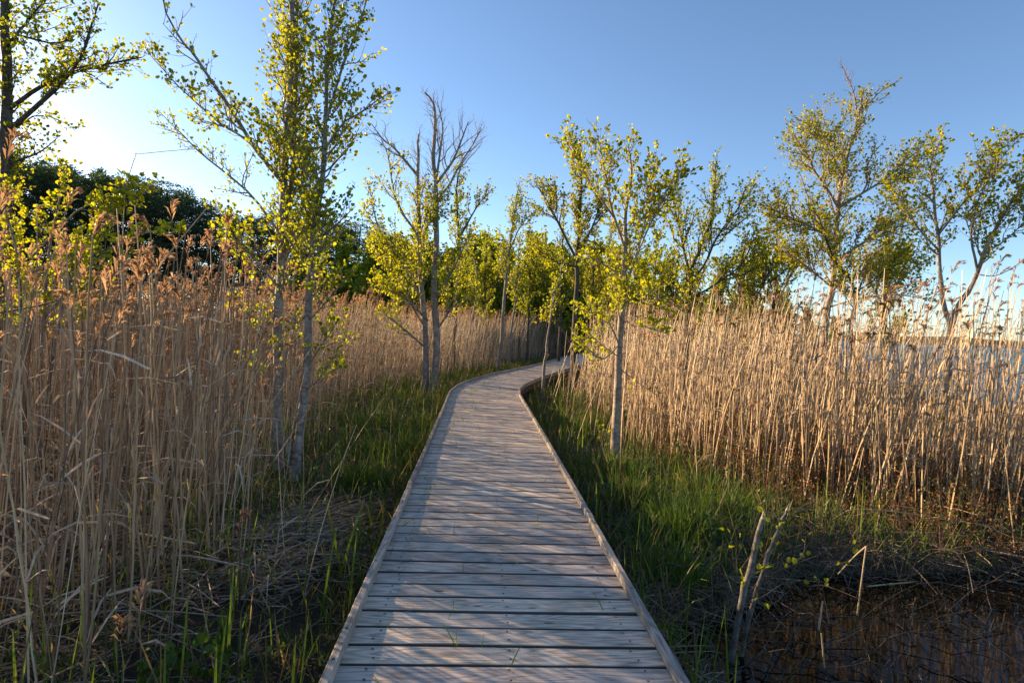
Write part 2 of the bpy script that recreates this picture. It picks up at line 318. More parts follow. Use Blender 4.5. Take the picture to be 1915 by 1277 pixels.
def boardwalk():
    root = empty('boardwalk', (0.1, 2, -.38), 'grey weathered plank boardwalk with low edge rails winding through the marsh', 'boardwalk')
    o0 = np.array(root.location)
    deck = MB(); r = np.random.default_rng(3); s = seg[0] + .3 + .045; k = 0
    ncut = 9; U = np.linspace(-1, 1, ncut)
    while s < seg[-1] - .3:
        near = s < 24; g0 = r.normal(0, .0016); g1 = r.normal(0, .0016); za = r.normal(0, .0018); zb = r.normal(0, .0018); cup = r.normal(0, .0015)
        la = -HALF + r.normal(0, .006); lb = HALF + r.normal(0, .006); gap = GAP + r.normal(0, .003); va = r.random(); off = r.random() * 50
        pa, na = path_at(s + gap / 2); pb, nb = path_at(s + PITCHP - gap / 2); T = .028; ch = .0035
        prof = [(0, -T), (0, -ch), (ch, 0), (.5, cup), (1 - ch / PITCHP, 0), (1, -ch), (1, -T)]
        prof = [(p if p in (0, 1, .5) else (ch / PITCHP if p < .5 else 1 - ch / PITCHP), z) for p, z in prof]
        V = []; A = []
        for u in U:
            x = la + (lb - la) * (u + 1) / 2; wob = .0012 * math.sin(x * 4 + off)
            ea = pa + na * x; eb = pb + nb * x
            for f, z in prof:
                q = ea * (1 - f) + eb * f; V.append((q[0], q[1], z + za * (1 - u) / 2 + zb * (1 + u) / 2 + wob)); A.append((x + off, f * PITCHP + off * .37 + (z < -.01) * .3, off))
        m = len(prof); F = []
        for i in range(ncut - 1):
            for j in range(m): F.append((i * m + j, i * m + (j + 1) % m, (i + 1) * m + (j + 1) % m, (i + 1) * m + j))
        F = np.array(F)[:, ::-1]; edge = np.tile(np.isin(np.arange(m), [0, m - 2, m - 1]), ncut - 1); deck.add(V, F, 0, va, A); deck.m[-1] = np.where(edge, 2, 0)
        e0 = list(range(m)); e1 = [(ncut - 1) * m + j for j in range(m)]
        deck.f.append(np.array([e0]) + deck.n - len(V)); deck.m.append(np.zeros(1)); deck.f.append(np.array([e1[::-1]]) + deck.n - len(V)); deck.m.append(np.zeros(1))
        if near:
            for x in (-.60, .02, .60):
                for f in (.24, .78):
                    xx = x + r.normal(0, .008); q = (pa + na * xx) * (1 - f) + (pb + nb * xx) * f; rad = .0064
                    th = np.arange(7) * 2 * math.pi / 7; V2 = np.stack([q[0] + rad * np.cos(th), q[1] + rad * np.sin(th), np.full(7, .0035 + max(za, zb, 0))], -1)
                    deck.add(V2, [list(range(7))], 1, .5)
        s += PITCHP; k += 1
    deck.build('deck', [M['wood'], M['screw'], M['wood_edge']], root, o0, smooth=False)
    # edge rails: lengths butted end to end
    def bar(side, s0, s1, xin, xout, z0, z1, mat, name, val):
        n = 2 if (name == 'edge_rail' and 13.5 < s0 < 24) else max(4, int((s1 - s0) / .25)); b = MB(); V = []; A = []
        off = random.random() * 40; jig = r.normal(0, .0035, 2)
        for i, s_ in enumerate(np.linspace(s0, s1, n)):
            p, nn = path_at(s_); c = .005
            for x, z in ((xin, z0), (xin, z1 - c), (xin + c, z1), (xout - c, z1), (xout, z1 - c), (xout, z0)):
                q = p + nn * side * (x + jig[0] * (1 - i / n) + jig[1] * i / n); V.append((q[0], q[1], z)); A.append((s_ - s0 + off, x * 1.0 + z * 1.3, off))
        F = []
        for i in range(n - 1):
            for j in range(6): F.append((i * 6 + j, i * 6 + (j + 1) % 6, i * 6 + 6 + (j + 1) % 6, i * 6 + 6 + j))
        b.add(V, np.array(F) if side < 0 else np.array(F)[:, ::-1], 0, val, A)
        b.f.append(np.array([[5, 4, 3, 2, 1, 0]]) if side < 0 else np.array([[0, 1, 2, 3, 4, 5]])); b.m.append(np.zeros(1))
        e = [(n - 1) * 6 + j for j in range(6)]; b.f.append(np.array([e if side < 0 else e[::-1]])); b.m.append(np.zeros(1))
        if name == 'edge_rail' and s0 < 20:
            for s_ in np.arange(s0 + .12, s1, (s1 - s0 - .24) / 3.001):
                p, nn = path_at(s_); q = p + nn * side * (xin + xout) / 2; th = np.arange(8) * math.pi / 4
                b.add(np.stack([q[0] + .008 * np.cos(th), q[1] + .008 * np.sin(th), np.full(8, z1 + .002)], -1), [list(range(8))], 1)
        return b.build(name, [mat, M['screw']], root, o0, smooth=False)
    random.seed(5)
    for side, cuts in ((-1, [.5, 3.2, 5.55, 8.05, 11.6, 14.0, 15.2, 16.3, 17.4, 18.6, 20.2, 22.4, 24.8, 28.6, 32.4, 36, 40, 44, 48, 52]), (1, [.5, 3.9, 7.3, 11.0, 13.9, 15.0, 16.0, 17.0, 18.1, 19.6, 22, 25.8, 29.6, 33.4, 37, 41, 45, 49, 53])):
        for a, b in zip(cuts[:-1], cuts[1:]):
            bar(side, a, b - .007, HALF - .046, HALF - .006 , .0055, .052, M['wood_rail'], 'edge_rail', random.random())
        bar(side, .5, 60, HALF - .05, HALF - .004, -.185, -.0335, M['wood_dark'], 'stringer', .3)
    bar(1, .5, 60, -.025, .025, -.185, -.0335, M['wood_dark'], 'stringer', .3)
    for s_ in np.arange(1.2, 58, 2.4):
        for side in (-1, 1):
            p, nn = path_at(s_); b = MB(); q = p + nn * side * (HALF - .115)
            b.box((q[0] - .045, q[1] - .045, -.9), (q[0] + .045, q[1] + .045, -.0345)); b.build('post', M['wood_dark'], root, o0, smooth=False)
    return root
boardwalk()

# ------------------------------------------------------------------ trees
class Leaves:
    def __init__(s): s.p = []; s.d = []; s.s = []
    def put(s, p, d, size): s.p.append(p); s.d.append(d); s.s.append(size)
    def build(s, name, mat, parent, origin, r, shape=.78, bias=0.0):
        n = len(s.p)
        if not n: return None
        P = np.array(s.p); D = unit(np.array(s.d)); S = np.array(s.s)[:, None]
        W = unit(np.cross(D, unit(r.normal(0, 1, (n, 3)) + np.array([0, 0, .6])))); N = np.cross(W, D)
        w = shape * S * .5; fold = (.12 + .3 * r.random((n, 1))) * S; curl = r.normal(0, .10, (n, 1)) * S
        V = np.stack([P, P + D * S * .32 + W * w * .92 + N * fold * .45, P + D * S * .78 + W * w * .85 + N * (fold * .45 + curl), P + D * S + N * curl,
                      P + D * S * .78 - W * w * .85 + N * (fold * .45 + curl), P + D * S * .32 - W * w * .92 + N * fold * .45], 1)
        b = MB(); i = np.arange(n)[:, None] * 6
        F = np.concatenate([i + np.array([[0, 1, 2, 3]]), i + np.array([[0, 3, 4, 5]])])
        val = np.clip(r.beta(2, 2, n) + bias, 0, 1); b.add(V, F, 0, np.repeat(val, 6))
        return b.build(name, mat, parent, origin, smooth=False)

def wiggle(P, r, amt):
    n = len(P); L = np.linalg.norm(P[-1] - P[0]); k = r.normal(0, 1, (n, 3)); k = (k + np.roll(k, 1, 0)) / 2; k[0] = 0
    return P + k * amt * L
def grow(b, lv, P, r0, r1, sp, level, r):
    n = len(P); rad = r1 + (r0 - r1) * (1 - np.linspace(0, 1, n)) ** .9
    if level == 0 and sp.get('root'): rad = rad * (1 + .55 * np.exp(-np.linspace(0, 1, n) * np.linalg.norm(P[-1] - P[0]) / .16))
    b.tube(P, rad, sp['sides'][level], 0, .5)
    T = unit(np.gradient(P, axis=0)); L = np.linalg.norm(np.diff(P, axis=0), axis=1).sum(); cum = np.r_[0, np.cumsum(np.linalg.norm(np.diff(P, axis=0), axis=1))]
    if level < 2:
        t = sp['t0'][level] + r.random() * .05; step = sp['step'][level] / max(L, .05) / sp['dens'] ** (1.0 if level == 0 else .6)
        while t < 1.0:
            q = np.array([np.interp(t * L, cum, P[:, k]) for k in range(3)]); i = min(int(t * (n - 1)), n - 1); d = T[i]
            up = sp['lean'](q) if sp.get('lean') else 1.0
            if up > 0 and r.random() < up:
                side = unit(np.cross(d, r.normal(0, 1, 3))); ang = R_(r.uniform(*sp['ang']))
                nd = unit(d * math.cos(ang) + side * math.sin(ang) + np.array([0, 0, sp['up']]))
                ln = sp['len'][level] * r.uniform(.4, 1.3) * (1 - .78 * t if level == 0 else 1 - .4 * t)
                if level == 1: ln = min(ln, L * .6)
                m = 6 if level == 0 else 4; tt = np.linspace(0, 1, m)[:, None]
                Q = q + nd * ln * tt + np.array([0, 0, sp['trop']]) * ln * tt ** 2; Q = wiggle(Q, r, .045)
                rr = min(np.interp(t * L, cum, rad) * .62, .006 + .011 * ln) if level == 0 else .0035
                grow(b, lv, Q, rr * sp.get('rs', 1), max(.0016, rr * .3) * sp.get('rs', 1), sp, level + 1, r)
            t += step * r.uniform(.5, 1.5)
    if level >= 1:
        dl = sp['leaf_step']; s_ = L * (.3 if level == 1 else .1)
        while s_ < L:
            q = np.array([np.interp(s_, cum, P[:, k]) for k in range(3)])
            if r.random() < sp['cover'](q):
                i = min(int(s_ / L * (n - 1)), n - 1)
                for _ in range(r.integers(1, sp.get('bunch', 3) + 1)):
                    d = unit(T[i] * .6 + r.normal(0, .65, 3) + np.array([0, 0, .3])); lv.put(q + d * .012 + r.normal(0, .026, 3), d, sp['leaf'] * r.uniform(.4, 1.3))
            s_ += dl * r.uniform(.6, 1.4)
        q = P[-1]
        if r.random() < sp['cover'](q):
            for _ in range(2 + int(r.integers(0, 3))):
                d = unit(T[-1] + r.normal(0, .55, 3) + np.array([0, 0, .2])); lv.put(q, d, sp['leaf'] * r.uniform(.6, 1.25))

SP = dict(sides=(8, 5, 3), t0=(.25, .15), step=(.16, .10), len=(.8, .30), ang=(28, 62), up=.25, trop=.14, leaf_step=.036, dens=1.35, bunch=1, leaf=.06, cover=lambda q: .9)
def tree(label, trunks, spec, mat='bark', leafmat='leaf', seed=1, name='alder_tree', cat='tree', bias=0.0, group=None, extra=None):
    """trunks: list of (pixel polyline [(u, v, depth)], base radius, tip radius, options); each becomes a part of its own."""
    r = np.random.default_rng(seed); sp0 = dict(SP); sp0.update(spec)
    lv = Leaves(); first = None; parts = []
    for ti, (pts, r0, r1, *opt) in enumerate(trunks):
        o = dict(opt[0]) if opt else {}; sp = dict(sp0); sp.update(o)
        P = np.array([at(*p) for p in pts])
        if first is None:
            first = P[0].copy(); first[2] = gz(first[0], first[1])
        if o.get('root'): P[0, 2] = min(P[0, 2], gz(P[0, 0], P[0, 1]) - .03)
        L = np.linalg.norm(np.diff(P, axis=0), axis=1).sum(); n = max(8, int(L / .16)); Q = smooth(P, n)
        j = r.normal(0, 1, (n, 3)); j = (j + np.roll(j, 1, 0) + np.roll(j, -1, 0)) / 3; j[0] = 0; Q = Q + j * (.006 + .004 * L / 3)
        b = MB(); grow(b, lv, Q, r0, r1, sp, 0, r); parts.append((o.get('part', 'trunk' if o.get('root') else 'limb'), b))
    root = empty(name, first, label, cat, group)
    for nm, b in parts: b.build(nm, M[mat], root, first)
    lv.build('crown', M[leafmat], root, first, r, bias=bias)
    return root

RT = dict(root=True)
def near(v, lo, hi): return max(0.0, min(1.0, (v - lo) / (hi - lo)))
def pj(p):
    q = RN.T @ (np.asarray(p) - EYEV); return 957.5 + F_PX * q[0] / -q[2], 638.5 - F_PX * q[1] / -q[2]

# the three-stemmed alder beside the left edge of the boardwalk
zc = lambda lo, hi, a, c: (lambda q: a + (c - a) * near(q[2], lo, hi))
tree('tall three-stemmed alder with yellow-green leaves beside the left reed bed, cut off by the top', [
    ([(516, 880, 6.7), (521, 640, 6.75), (526, 470, 6.8), (531, 330, 6.8), (541, 180, 6.8), (546, 0, 6.8), (549, -150, 6.8)], .062, .018, dict(root=True, t0=(.30, .2))),
    ([(552, 900, 6.4), (565, 762, 6.45), (575, 640, 6.5), (580, 500, 6.55), (590, 420, 6.6), (602, 334, 6.6), (610, 220, 6.6), (616, 80, 6.6), (640, -90, 6.6)], .05, .013, dict(root=True, t0=(.32, .2))),
    ([(523, 560, 6.75), (538, 400, 6.85), (548, 300, 6.9), (553, 170, 6.95), (556, 20, 6.95), (556, -120, 6.95)], .036, .012, {}),
    ([(531, 345, 6.8), (478, 278, 6.6), (435, 207, 6.5), (401, 160, 6.4), (364, 104, 6.3), (341, 77, 6.3), (311, 20, 6.2), (304, -20, 6.2)], .025, .005, dict(step=(.2, .12), len=(.5, .24), cover=lambda q: .30 + .55 * near(pj(q)[0], 360, 440))),
    ([(500, 300, 6.7), (455, 258, 6.9), (411, 231, 7.0), (361, 187, 7.0), (314, 140, 7.1), (272, 92, 7.1)], .016, .003, dict(len=(.45, .22), cover=lambda q: .8)),
    ([(524, 440, 6.8), (475, 371, 6.9), (418, 321, 7.0), (364, 278, 7.0), (334, 247, 7.0), (294, 204, 7.0)], .017, .003, dict(step=(.16, .08), len=(.55, .25), leaf=.034, cover=lambda q: .6)),
    ([(602, 290, 6.6), (640, 231, 6.5), (670, 214, 6.5), (707, 187, 6.4), (733, 171, 6.4)], .014, .003, dict(len=(.45, .22))),
    ([(609, 230, 6.6), (640, 130, 6.5), (660, 80, 6.5), (677, 27, 6.4), (695, -20, 6.4)], .015, .004, dict(len=(.5, .22))),
    ([(588, 455, 6.6), (635, 415, 6.4), (665, 385, 6.4)], .012, .003, dict(len=(.45, .22))),
    ([(523, 540, 6.75), (475, 480, 6.5), (435, 440, 6.4), (405, 390, 6.4)], .014, .003, dict(len=(.5, .25))),
    ([(577, 600, 6.5), (618, 555, 6.3), (650, 515, 6.3)], .012, .003, dict(len=(.5, .25))),
    ([(572, 690, 6.48), (605, 640, 6.3), (635, 590, 6.3)], .010, .003, dict(len=(.4, .22))),
    ([(568, 730, 6.46), (600, 705, 6.3), (628, 660, 6.25)], .008, .003, dict(len=(.35, .2))),
    ([(521, 640, 6.75), (475, 600, 6.5), (438, 555, 6.4)], .011, .003, dict(len=(.4, .22))),
    ([(525, 500, 6.8), (560, 440, 6.6), (585, 380, 6.5)], .012, .003, dict(len=(.45, .25))),
    ([(519, 720, 6.72), (470, 690, 6.5), (432, 668, 6.4)], .008, .003, dict(step=(.2, .1), len=(.25, .15))),
    ([(519, 700, 6.72), (545, 640, 6.6), (552, 590, 6.6)], .008, .003, dict(len=(.3, .2))),
    ([(548, 893, 6.42), (541, 845, 6.44), (536, 815, 6.46)], .042, .034, dict(part='snag', t0=(1.1, 1.1))),
], dict(leaf=.044, step=(.12, .085), len=(.9, .42), ang=(30, 62), up=.22, dens=1.6), seed=11)

tree('dark-trunked alder cut off by the left edge of the photo, standing behind the reeds', [
    ([(-8, 700, 8.2), (2, 480, 8.1), (9, 340, 8.0), (13, 200, 8.0), (10, 60, 8.0), (4, -120, 8.0)], .10, .04, dict(root=True, t0=(.45, .2))),
    ([(14, 245, 8.0), (60, 207, 7.8), (110, 160, 7.6), (134, 134, 7.5), (160, 90, 7.4), (185, 10, 7.3)], .035, .008, dict(len=(.6, .25))),
    ([(14, 205, 8.0), (67, 170, 7.9), (124, 140, 7.9), (174, 127, 7.9), (234, 114, 7.9), (267, 107, 7.9)], .03, .006, dict(len=(.6, .25))),
    ([(0, 57, 8.0), (47, 70, 7.7), (100, 82, 7.6), (140, 75, 7.5)], .02, .005, dict(len=(.6, .25))),
    ([(12, 308, 8.0), (73, 287, 7.8), (110, 254, 7.7)], .016, .004, dict(step=(.2, .12), len=(.35, .2))),
    ([(12, 250, 8.0), (70, 215, 8.3), (120, 230, 8.4), (140, 245, 8.4)], .012, .003, dict(step=(.14, .1), len=(.35, .2))),
    ([(10, 90, 8.0), (60, 30, 7.8), (120, -40, 7.7)], .02, .006, dict(len=(.6, .25))),
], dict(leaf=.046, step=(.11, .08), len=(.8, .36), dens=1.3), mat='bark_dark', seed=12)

tree('low bushy alder with bright yellow leaves among the reed plumes at the left edge', [
    ([(70, 760, 6.6), (80, 600, 6.5), (95, 450, 6.4), (120, 320, 6.4)], .022, .006, RT),
    ([(74, 760, 6.6), (120, 560, 6.4), (190, 420, 6.2), (240, 345, 6.1)], .022, .005, RT),
    ([(66, 760, 6.6), (40, 560, 6.5), (20, 430, 6.4), (-10, 350, 6.4)], .02, .005, RT),
    ([(78, 600, 6.5), (180, 490, 6.1), (260, 440, 5.9), (335, 428, 5.8)], .014, .003, dict(step=(.12, .08), len=(.35, .2))),
    ([(60, 480, 6.4), (150, 390, 6.3), (230, 372, 6.2), (300, 345, 6.2)], .012, .003, dict(step=(.12, .08), len=(.35, .2))),
], dict(leaf=.05, step=(.11, .08), len=(.65, .32), t0=(.42, .2), up=.15, dens=1.6), leafmat='leaf', seed=13, name='alder_bush', cat='bush', bias=.12)

bare = lambda q: .92 * (1 - near(q[2], 4.1, 5.4)) * (.25 + .75 * near(q[2], 1.2, 2.0))
tree('twin-trunked alder with bare grey top above yellow leaves, left of the boardwalk bend', [
    ([(795, 742, 14.7), (796, 640, 14.7), (790, 560, 14.7), (783, 430, 14.7), (782, 300, 14.7), (782, 250, 14.7)], .10, .02, dict(root=True, t0=(.4, .2))),
    ([(805, 745, 14.6), (817, 660, 14.6), (812, 560, 14.6), (815, 440, 14.6), (815, 350, 14.6), (810, 290, 14.6), (814, 240, 14.6), (811, 195, 14.6), (795, 172, 14.6)], .105, .016, dict(root=True, t0=(.5, .2))),
    ([(783, 330, 14.7), (757, 300, 14.4), (735, 275, 14.3), (715, 260, 14.2), (695, 232, 14.2)], .04, .01, dict(step=(.3, .16))),
    ([(786, 460, 14.7), (775, 430, 14.6), (750, 397, 14.3), (740, 370, 14.2), (732, 330, 14.2), (725, 290, 14.2), (712, 260, 14.2)], .035, .01, dict(step=(.3, .14), cover=lambda q: .75 * (1 - near(q[2], 5.2, 6)))),
    ([(815, 345, 14.6), (847, 302, 14.4), (865, 257, 14.3), (876, 228, 14.3)], .04, .01, dict(step=(.25, .14))),
    ([(815, 380, 14.6), (840, 345, 14.8), (862, 305, 14.9), (885, 270, 15), (900, 240, 15)], .035, .009, dict(step=(.25, .14))),
    ([(814, 350, 14.6), (822, 290, 14.5), (828, 240, 14.4), (818, 190, 14.4)], .035, .009, dict(step=(.3, .16))),
    ([(800, 600, 14.7), (760, 560, 14.2), (720, 540, 13.9), (690, 535, 13.7)], .035, .008, dict(step=(.16, .1), len=(.9, .4))),
    ([(795, 650, 14.7), (750, 610, 14.2), (710, 580, 13.9)], .03, .008, dict(step=(.2, .1), len=(.9, .4))),
    ([(794, 610, 14.7), (745, 530, 14.2), (705, 470, 14.0)], .03, .008, {}),
    ([(816, 620, 14.6), (850, 570, 14.3), (885, 560, 14.2)], .028, .008, {}),
    ([(784, 450, 14.7), (800, 400, 14.4), (842, 380, 14.2)], .025, .007, {}),
    ([(790, 560, 14.7), (750, 490, 14.3), (710, 430, 14.0), (690, 350, 13.9)], .035, .008, dict(step=(.18, .1), len=(.9, .4), cover=lambda q: .85)),
    ([(813, 560, 14.6), (850, 500, 14.3), (880, 430, 14.2)], .035, .008, dict(step=(.18, .1), len=(.9, .4))),
], dict(leaf=.06, step=(.17, .11), len=(1.2, .5), leaf_step=.042, cover=bare, rs=1.1, dens=1.7), seed=14, mat='bark', bias=.1)

thin = dict(leaf=.07, step=(.16, .11), len=(1.1, .5), leaf_step=.05, dens=1.55, rs=1.4, t0=(.45, .2))
tree('slim alder right behind the twin bare-topped trunks, leafy crown leaning right', [
    ([(845, 706, 20.5), (851, 600, 20.5), (858, 470, 20.5), (853, 362, 20.5), (864, 300, 20.5)], .075, .02, RT),
    ([(857, 450, 20.5), (890, 390, 20.2), (915, 360, 20)], .04, .01, {})], thin, mat='bark_dark', seed=15)
tree('thin crooked dark alder stem between two straighter ones, left of the far boardwalk', [
    ([(873, 700, 22.5), (878, 620, 22.5), (890, 560, 22.5), (890, 500, 22.5), (876, 450, 22.5), (872, 415, 22.5)], .06, .015, RT)], dict(thin, len=(.8, .4)), mat='bark', seed=16)
tree('slender alder with a small green crown against the sky, left of the far boardwalk', [
    ([(931, 702, 22.3), (937, 638, 22.3), (944, 548, 22.3), (951, 476, 22.3), (958, 427, 22.3), (965, 378, 22.3), (970, 345, 22.3)], .085, .012, RT),
    ([(953, 470, 22.3), (975, 420, 22.1), (1000, 395, 22)], .03, .008, {})], dict(thin, cover=lambda q: .9 * (1 - near(q[2], 6.6, 7.2))), mat='bark', seed=17)
tree('thin leaning alder just right of the slender small-crowned one', [
    ([(950, 690, 24.5), (956, 620, 24.5), (964, 560, 24.5), (969, 500, 24.5), (972, 440, 24.5)], .065, .012, RT)], thin, mat='bark', seed=18)
tree('dark straight alder trunk in deep shade behind the thin leaning one', [
    ([(971, 676, 30), (971, 620, 30), (974, 560, 30), (976, 490, 30)], .10, .02, RT)], dict(thin, leaf=.12), mat='bark_dark', seed=19)
tree('thin bent sapling standing in front of the far boardwalk, bare below', [
    ([(1014, 748, 14.2), (1016, 715, 14.2), (1019, 674, 14.2), (1022, 655, 14.2), (1025, 631, 14.2), (1036, 560, 14.2), (1047, 519, 14.2), (1052, 480, 14.2)], .045, .01, RT)],
     dict(leaf=.085, len=(.6, .3), leaf_step=.09, t0=(.6, .2), step=(.14, .1), rs=1.3), mat='bark', seed=20, name='alder_sapling', cat='sapling')
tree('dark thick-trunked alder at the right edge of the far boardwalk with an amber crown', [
    ([(1074, 722, 17.4), (1072, 640, 17.4), (1077, 560, 17.4), (1080, 480, 17.4), (1085, 400, 17.4), (1088, 320, 17.4), (1085, 290, 17.4)], .095, .015, dict(root=True, t0=(.5, .2))),
    ([(1080, 490, 17.4), (1050, 430, 17), (1025, 380, 16.8), (1003, 345, 16.8)], .045, .01, {}),
    ([(1082, 470, 17.4), (1110, 420, 17.2), (1125, 370, 17)], .04, .01, {}),
    ([(1080, 500, 17.4), (1040, 490, 17), (1010, 470, 16.8)], .035, .01, {}),
    ([(1068, 640, 17.4), (1040, 600, 17.1), (1015, 585, 17)], .03, .008, dict(step=(.3, .15))),
], dict(thin, leaf=.068, step=(.13, .09), leaf_step=.048, dens=1.7), mat='bark_dark', leafmat='leaf_amber', seed=21)

tree('young alder with a pale sunlit straight trunk close to the right edge of the boardwalk', [
    ([(1151, 872, 7.9), (1153, 760, 7.9), (1159, 660, 7.9), (1164, 560, 7.9), (1167, 505, 7.9), (1168, 450, 7.9), (1173, 390, 7.9), (1180, 330, 7.9), (1176, 270, 7.9)], .062, .008, dict(root=True, t0=(.42, .2))),
    ([(1167, 460, 7.9), (1143, 390, 7.8), (1133, 330, 7.7), (1124, 280, 7.7), (1113, 237, 7.7)], .02, .004, dict(cover=lambda q: .7 * (1 - near(q[2], 3.9, 4.3)))),
    ([(1150, 410, 7.85), (1110, 350, 7.6), (1080, 300, 7.5), (1055, 262, 7.5)], .014, .004, {}),
    ([(1167, 545, 7.9), (1190, 480, 7.8), (1205, 420, 7.7), (1220, 335, 7.6), (1228, 290, 7.6)], .018, .004, {}),
    ([(1190, 480, 7.8), (1225, 400, 7.5), (1250, 350, 7.4), (1268, 312, 7.4)], .012, .003, {}),
    ([(1160, 650, 7.9), (1130, 590, 7.6), (1100, 585, 7.4), (1072, 572, 7.3)], .014, .003, dict(step=(.09, .07), len=(.35, .2))),
    ([(1158, 668, 7.9), (1120, 640, 7.7), (1085, 605, 7.6)], .010, .003, dict(step=(.1, .08), len=(.3, .2))),
    ([(1163, 570, 7.9), (1200, 550, 7.6), (1240, 560, 7.4), (1275, 575, 7.3)], .014, .003, dict(step=(.09, .07), len=(.4, .2))),
    ([(1166, 520, 7.9), (1120, 490, 7.7), (1085, 480, 7.6)], .014, .003, dict(step=(.1, .08), len=(.4, .2))),
    ([(1162, 600, 7.9), (1200, 610, 7.6), (1250, 625, 7.4)], .011, .003, dict(step=(.1, .08), len=(.35, .2))),
    ([(1156, 660, 7.92), (1152, 610, 7.95), (1151, 560, 8.0), (1140, 520, 8.05)], .016, .006, dict(t0=(.5, .2))),
    ([(1160, 690, 7.9), (1200, 720, 7.7), (1235, 742, 7.6)], .008, .002, dict(step=(.3, .2), len=(.2, .12), cover=lambda q: .3)),
    ([(1160, 640, 7.9), (1125, 672, 7.6), (1092, 640, 7.5), (1070, 612, 7.4)], .012, .003, dict(step=(.12, .08), len=(.3, .18))),
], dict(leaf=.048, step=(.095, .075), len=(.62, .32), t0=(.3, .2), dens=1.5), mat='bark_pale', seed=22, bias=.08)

tree('rounded alder with a forked dark stem among the reeds right of the pale sunlit trunk', [
    ([(1282, 680, 12.5), (1288, 573, 12.5), (1292, 510, 12.5), (1310, 460, 12.4), (1330, 410, 12.3), (1336, 340, 12.3), (1338, 305, 12.3)], .06, .01, RT),
    ([(1290, 520, 12.5), (1275, 450, 12.4), (1262, 390, 12.3), (1256, 350, 12.3)], .03, .007, {}),
    ([(1290, 530, 12.5), (1320, 490, 12.2), (1345, 437, 12.1), (1380, 390, 12), (1395, 350, 12)], .03, .007, {}),
    ([(1290, 560, 12.5), (1340, 530, 12.2), (1390, 490, 12), (1410, 430, 12)], .025, .006, {}),
    ([(1288, 573, 12.5), (1250, 540, 12.2), (1225, 500, 12)], .025, .006, {}),
], dict(thin, leaf=.052, step=(.12, .085), len=(1.0, .48), leaf_step=.048, t0=(.28, .12), dens=1.4), mat='bark_dark', seed=23)

tree('tall sunlit alder with amber-green crown rising highest over the right-hand reeds', [
    ([(1536, 720, 12.5), (1541, 628, 12.5), (1547, 578, 12.5), (1556, 537, 12.5), (1560, 487, 12.5), (1563, 444, 12.5), (1569, 368, 12.5), (1581, 301, 12.5), (1598, 245, 12.5), (1608, 205, 12.5), (1614, 175, 12.5)], .085, .01, dict(root=True, t0=(.38, .2))),
    ([(1567, 390, 12.5), (1547, 354, 12.3), (1521, 318, 12.2), (1511, 291, 12.1), (1487, 261, 12.1)], .03, .006, {}),
    ([(1575, 330, 12.5), (1554, 288, 12.3), (1534, 257, 12.2), (1514, 224, 12.2)], .022, .005, {}),
    ([(1604, 225, 12.5), (1598, 180, 12.4), (1591, 157, 12.4), (1578, 130, 12.3), (1570, 112, 12.3)], .014, .004, dict(cover=lambda q: 0.0, len=(.35, .18))),
    ([(1606, 215, 12.5), (1648, 170, 12.3), (1671, 157, 12.2), (1686, 144, 12.2)], .016, .004, dict(cover=lambda q: .6, step=(.2, .12), len=(.45, .25))),
    ([(1572, 385, 12.5), (1631, 351, 12.2), (1681, 328, 12.1), (1735, 290, 12.1)], .03, .006, {}),
    ([(1562, 450, 12.5), (1510, 420, 12.1), (1460, 400, 12), (1430, 380, 12)], .03, .006, {}),
    ([(1560, 490, 12.5), (1620, 450, 12.2), (1670, 430, 12.1), (1700, 410, 12)], .03, .006, {}),
    ([(1552, 545, 12.5), (1610, 510, 12), (1680, 490, 11.8), (1720, 480, 11.7)], .025, .006, {}),
    ([(1556, 537, 12.5), (1510, 500, 12.2), (1470, 470, 12.1)], .025, .006, {}),
    ([(1548, 575, 12.5), (1600, 560, 12), (1660, 550, 11.8), (1740, 560, 11.6)], .022, .005, dict(cover=lambda q: .6)),
], dict(thin, leaf=.05, step=(.10, .075), len=(1.15, .5), leaf_step=.05, t0=(.22, .12), dens=1.4), mat='bark_pale', leafmat='leaf_amber', seed=24)

tree('dark S-curved alder stem in front of the tall amber-crowned alder', [
    ([(1596, 740, 10.5), (1593, 658, 10.5), (1591, 614, 10.5), (1599, 567, 10.5), (1591, 527, 10.5), (1564, 490, 10.5), (1543, 444, 10.4), (1525, 395, 10.3)], .045, .012, dict(root=True, t0=(.55, .2))),
    ([(1597, 640, 10.5), (1640, 625, 10.2), (1700, 618, 10)], .016, .004, dict(step=(.3, .15), len=(.4, .2), cover=lambda q: .25)),
    ([(1594, 550, 10.5), (1640, 520, 10.3), (1690, 470, 10.2)], .016, .004, {}),
], dict(leaf=.054, step=(.12, .09), len=(.75, .38), leaf_step=.045, rs=1.2, dens=1.6), mat='bark_dark', leafmat='leaf_amber', seed=25)

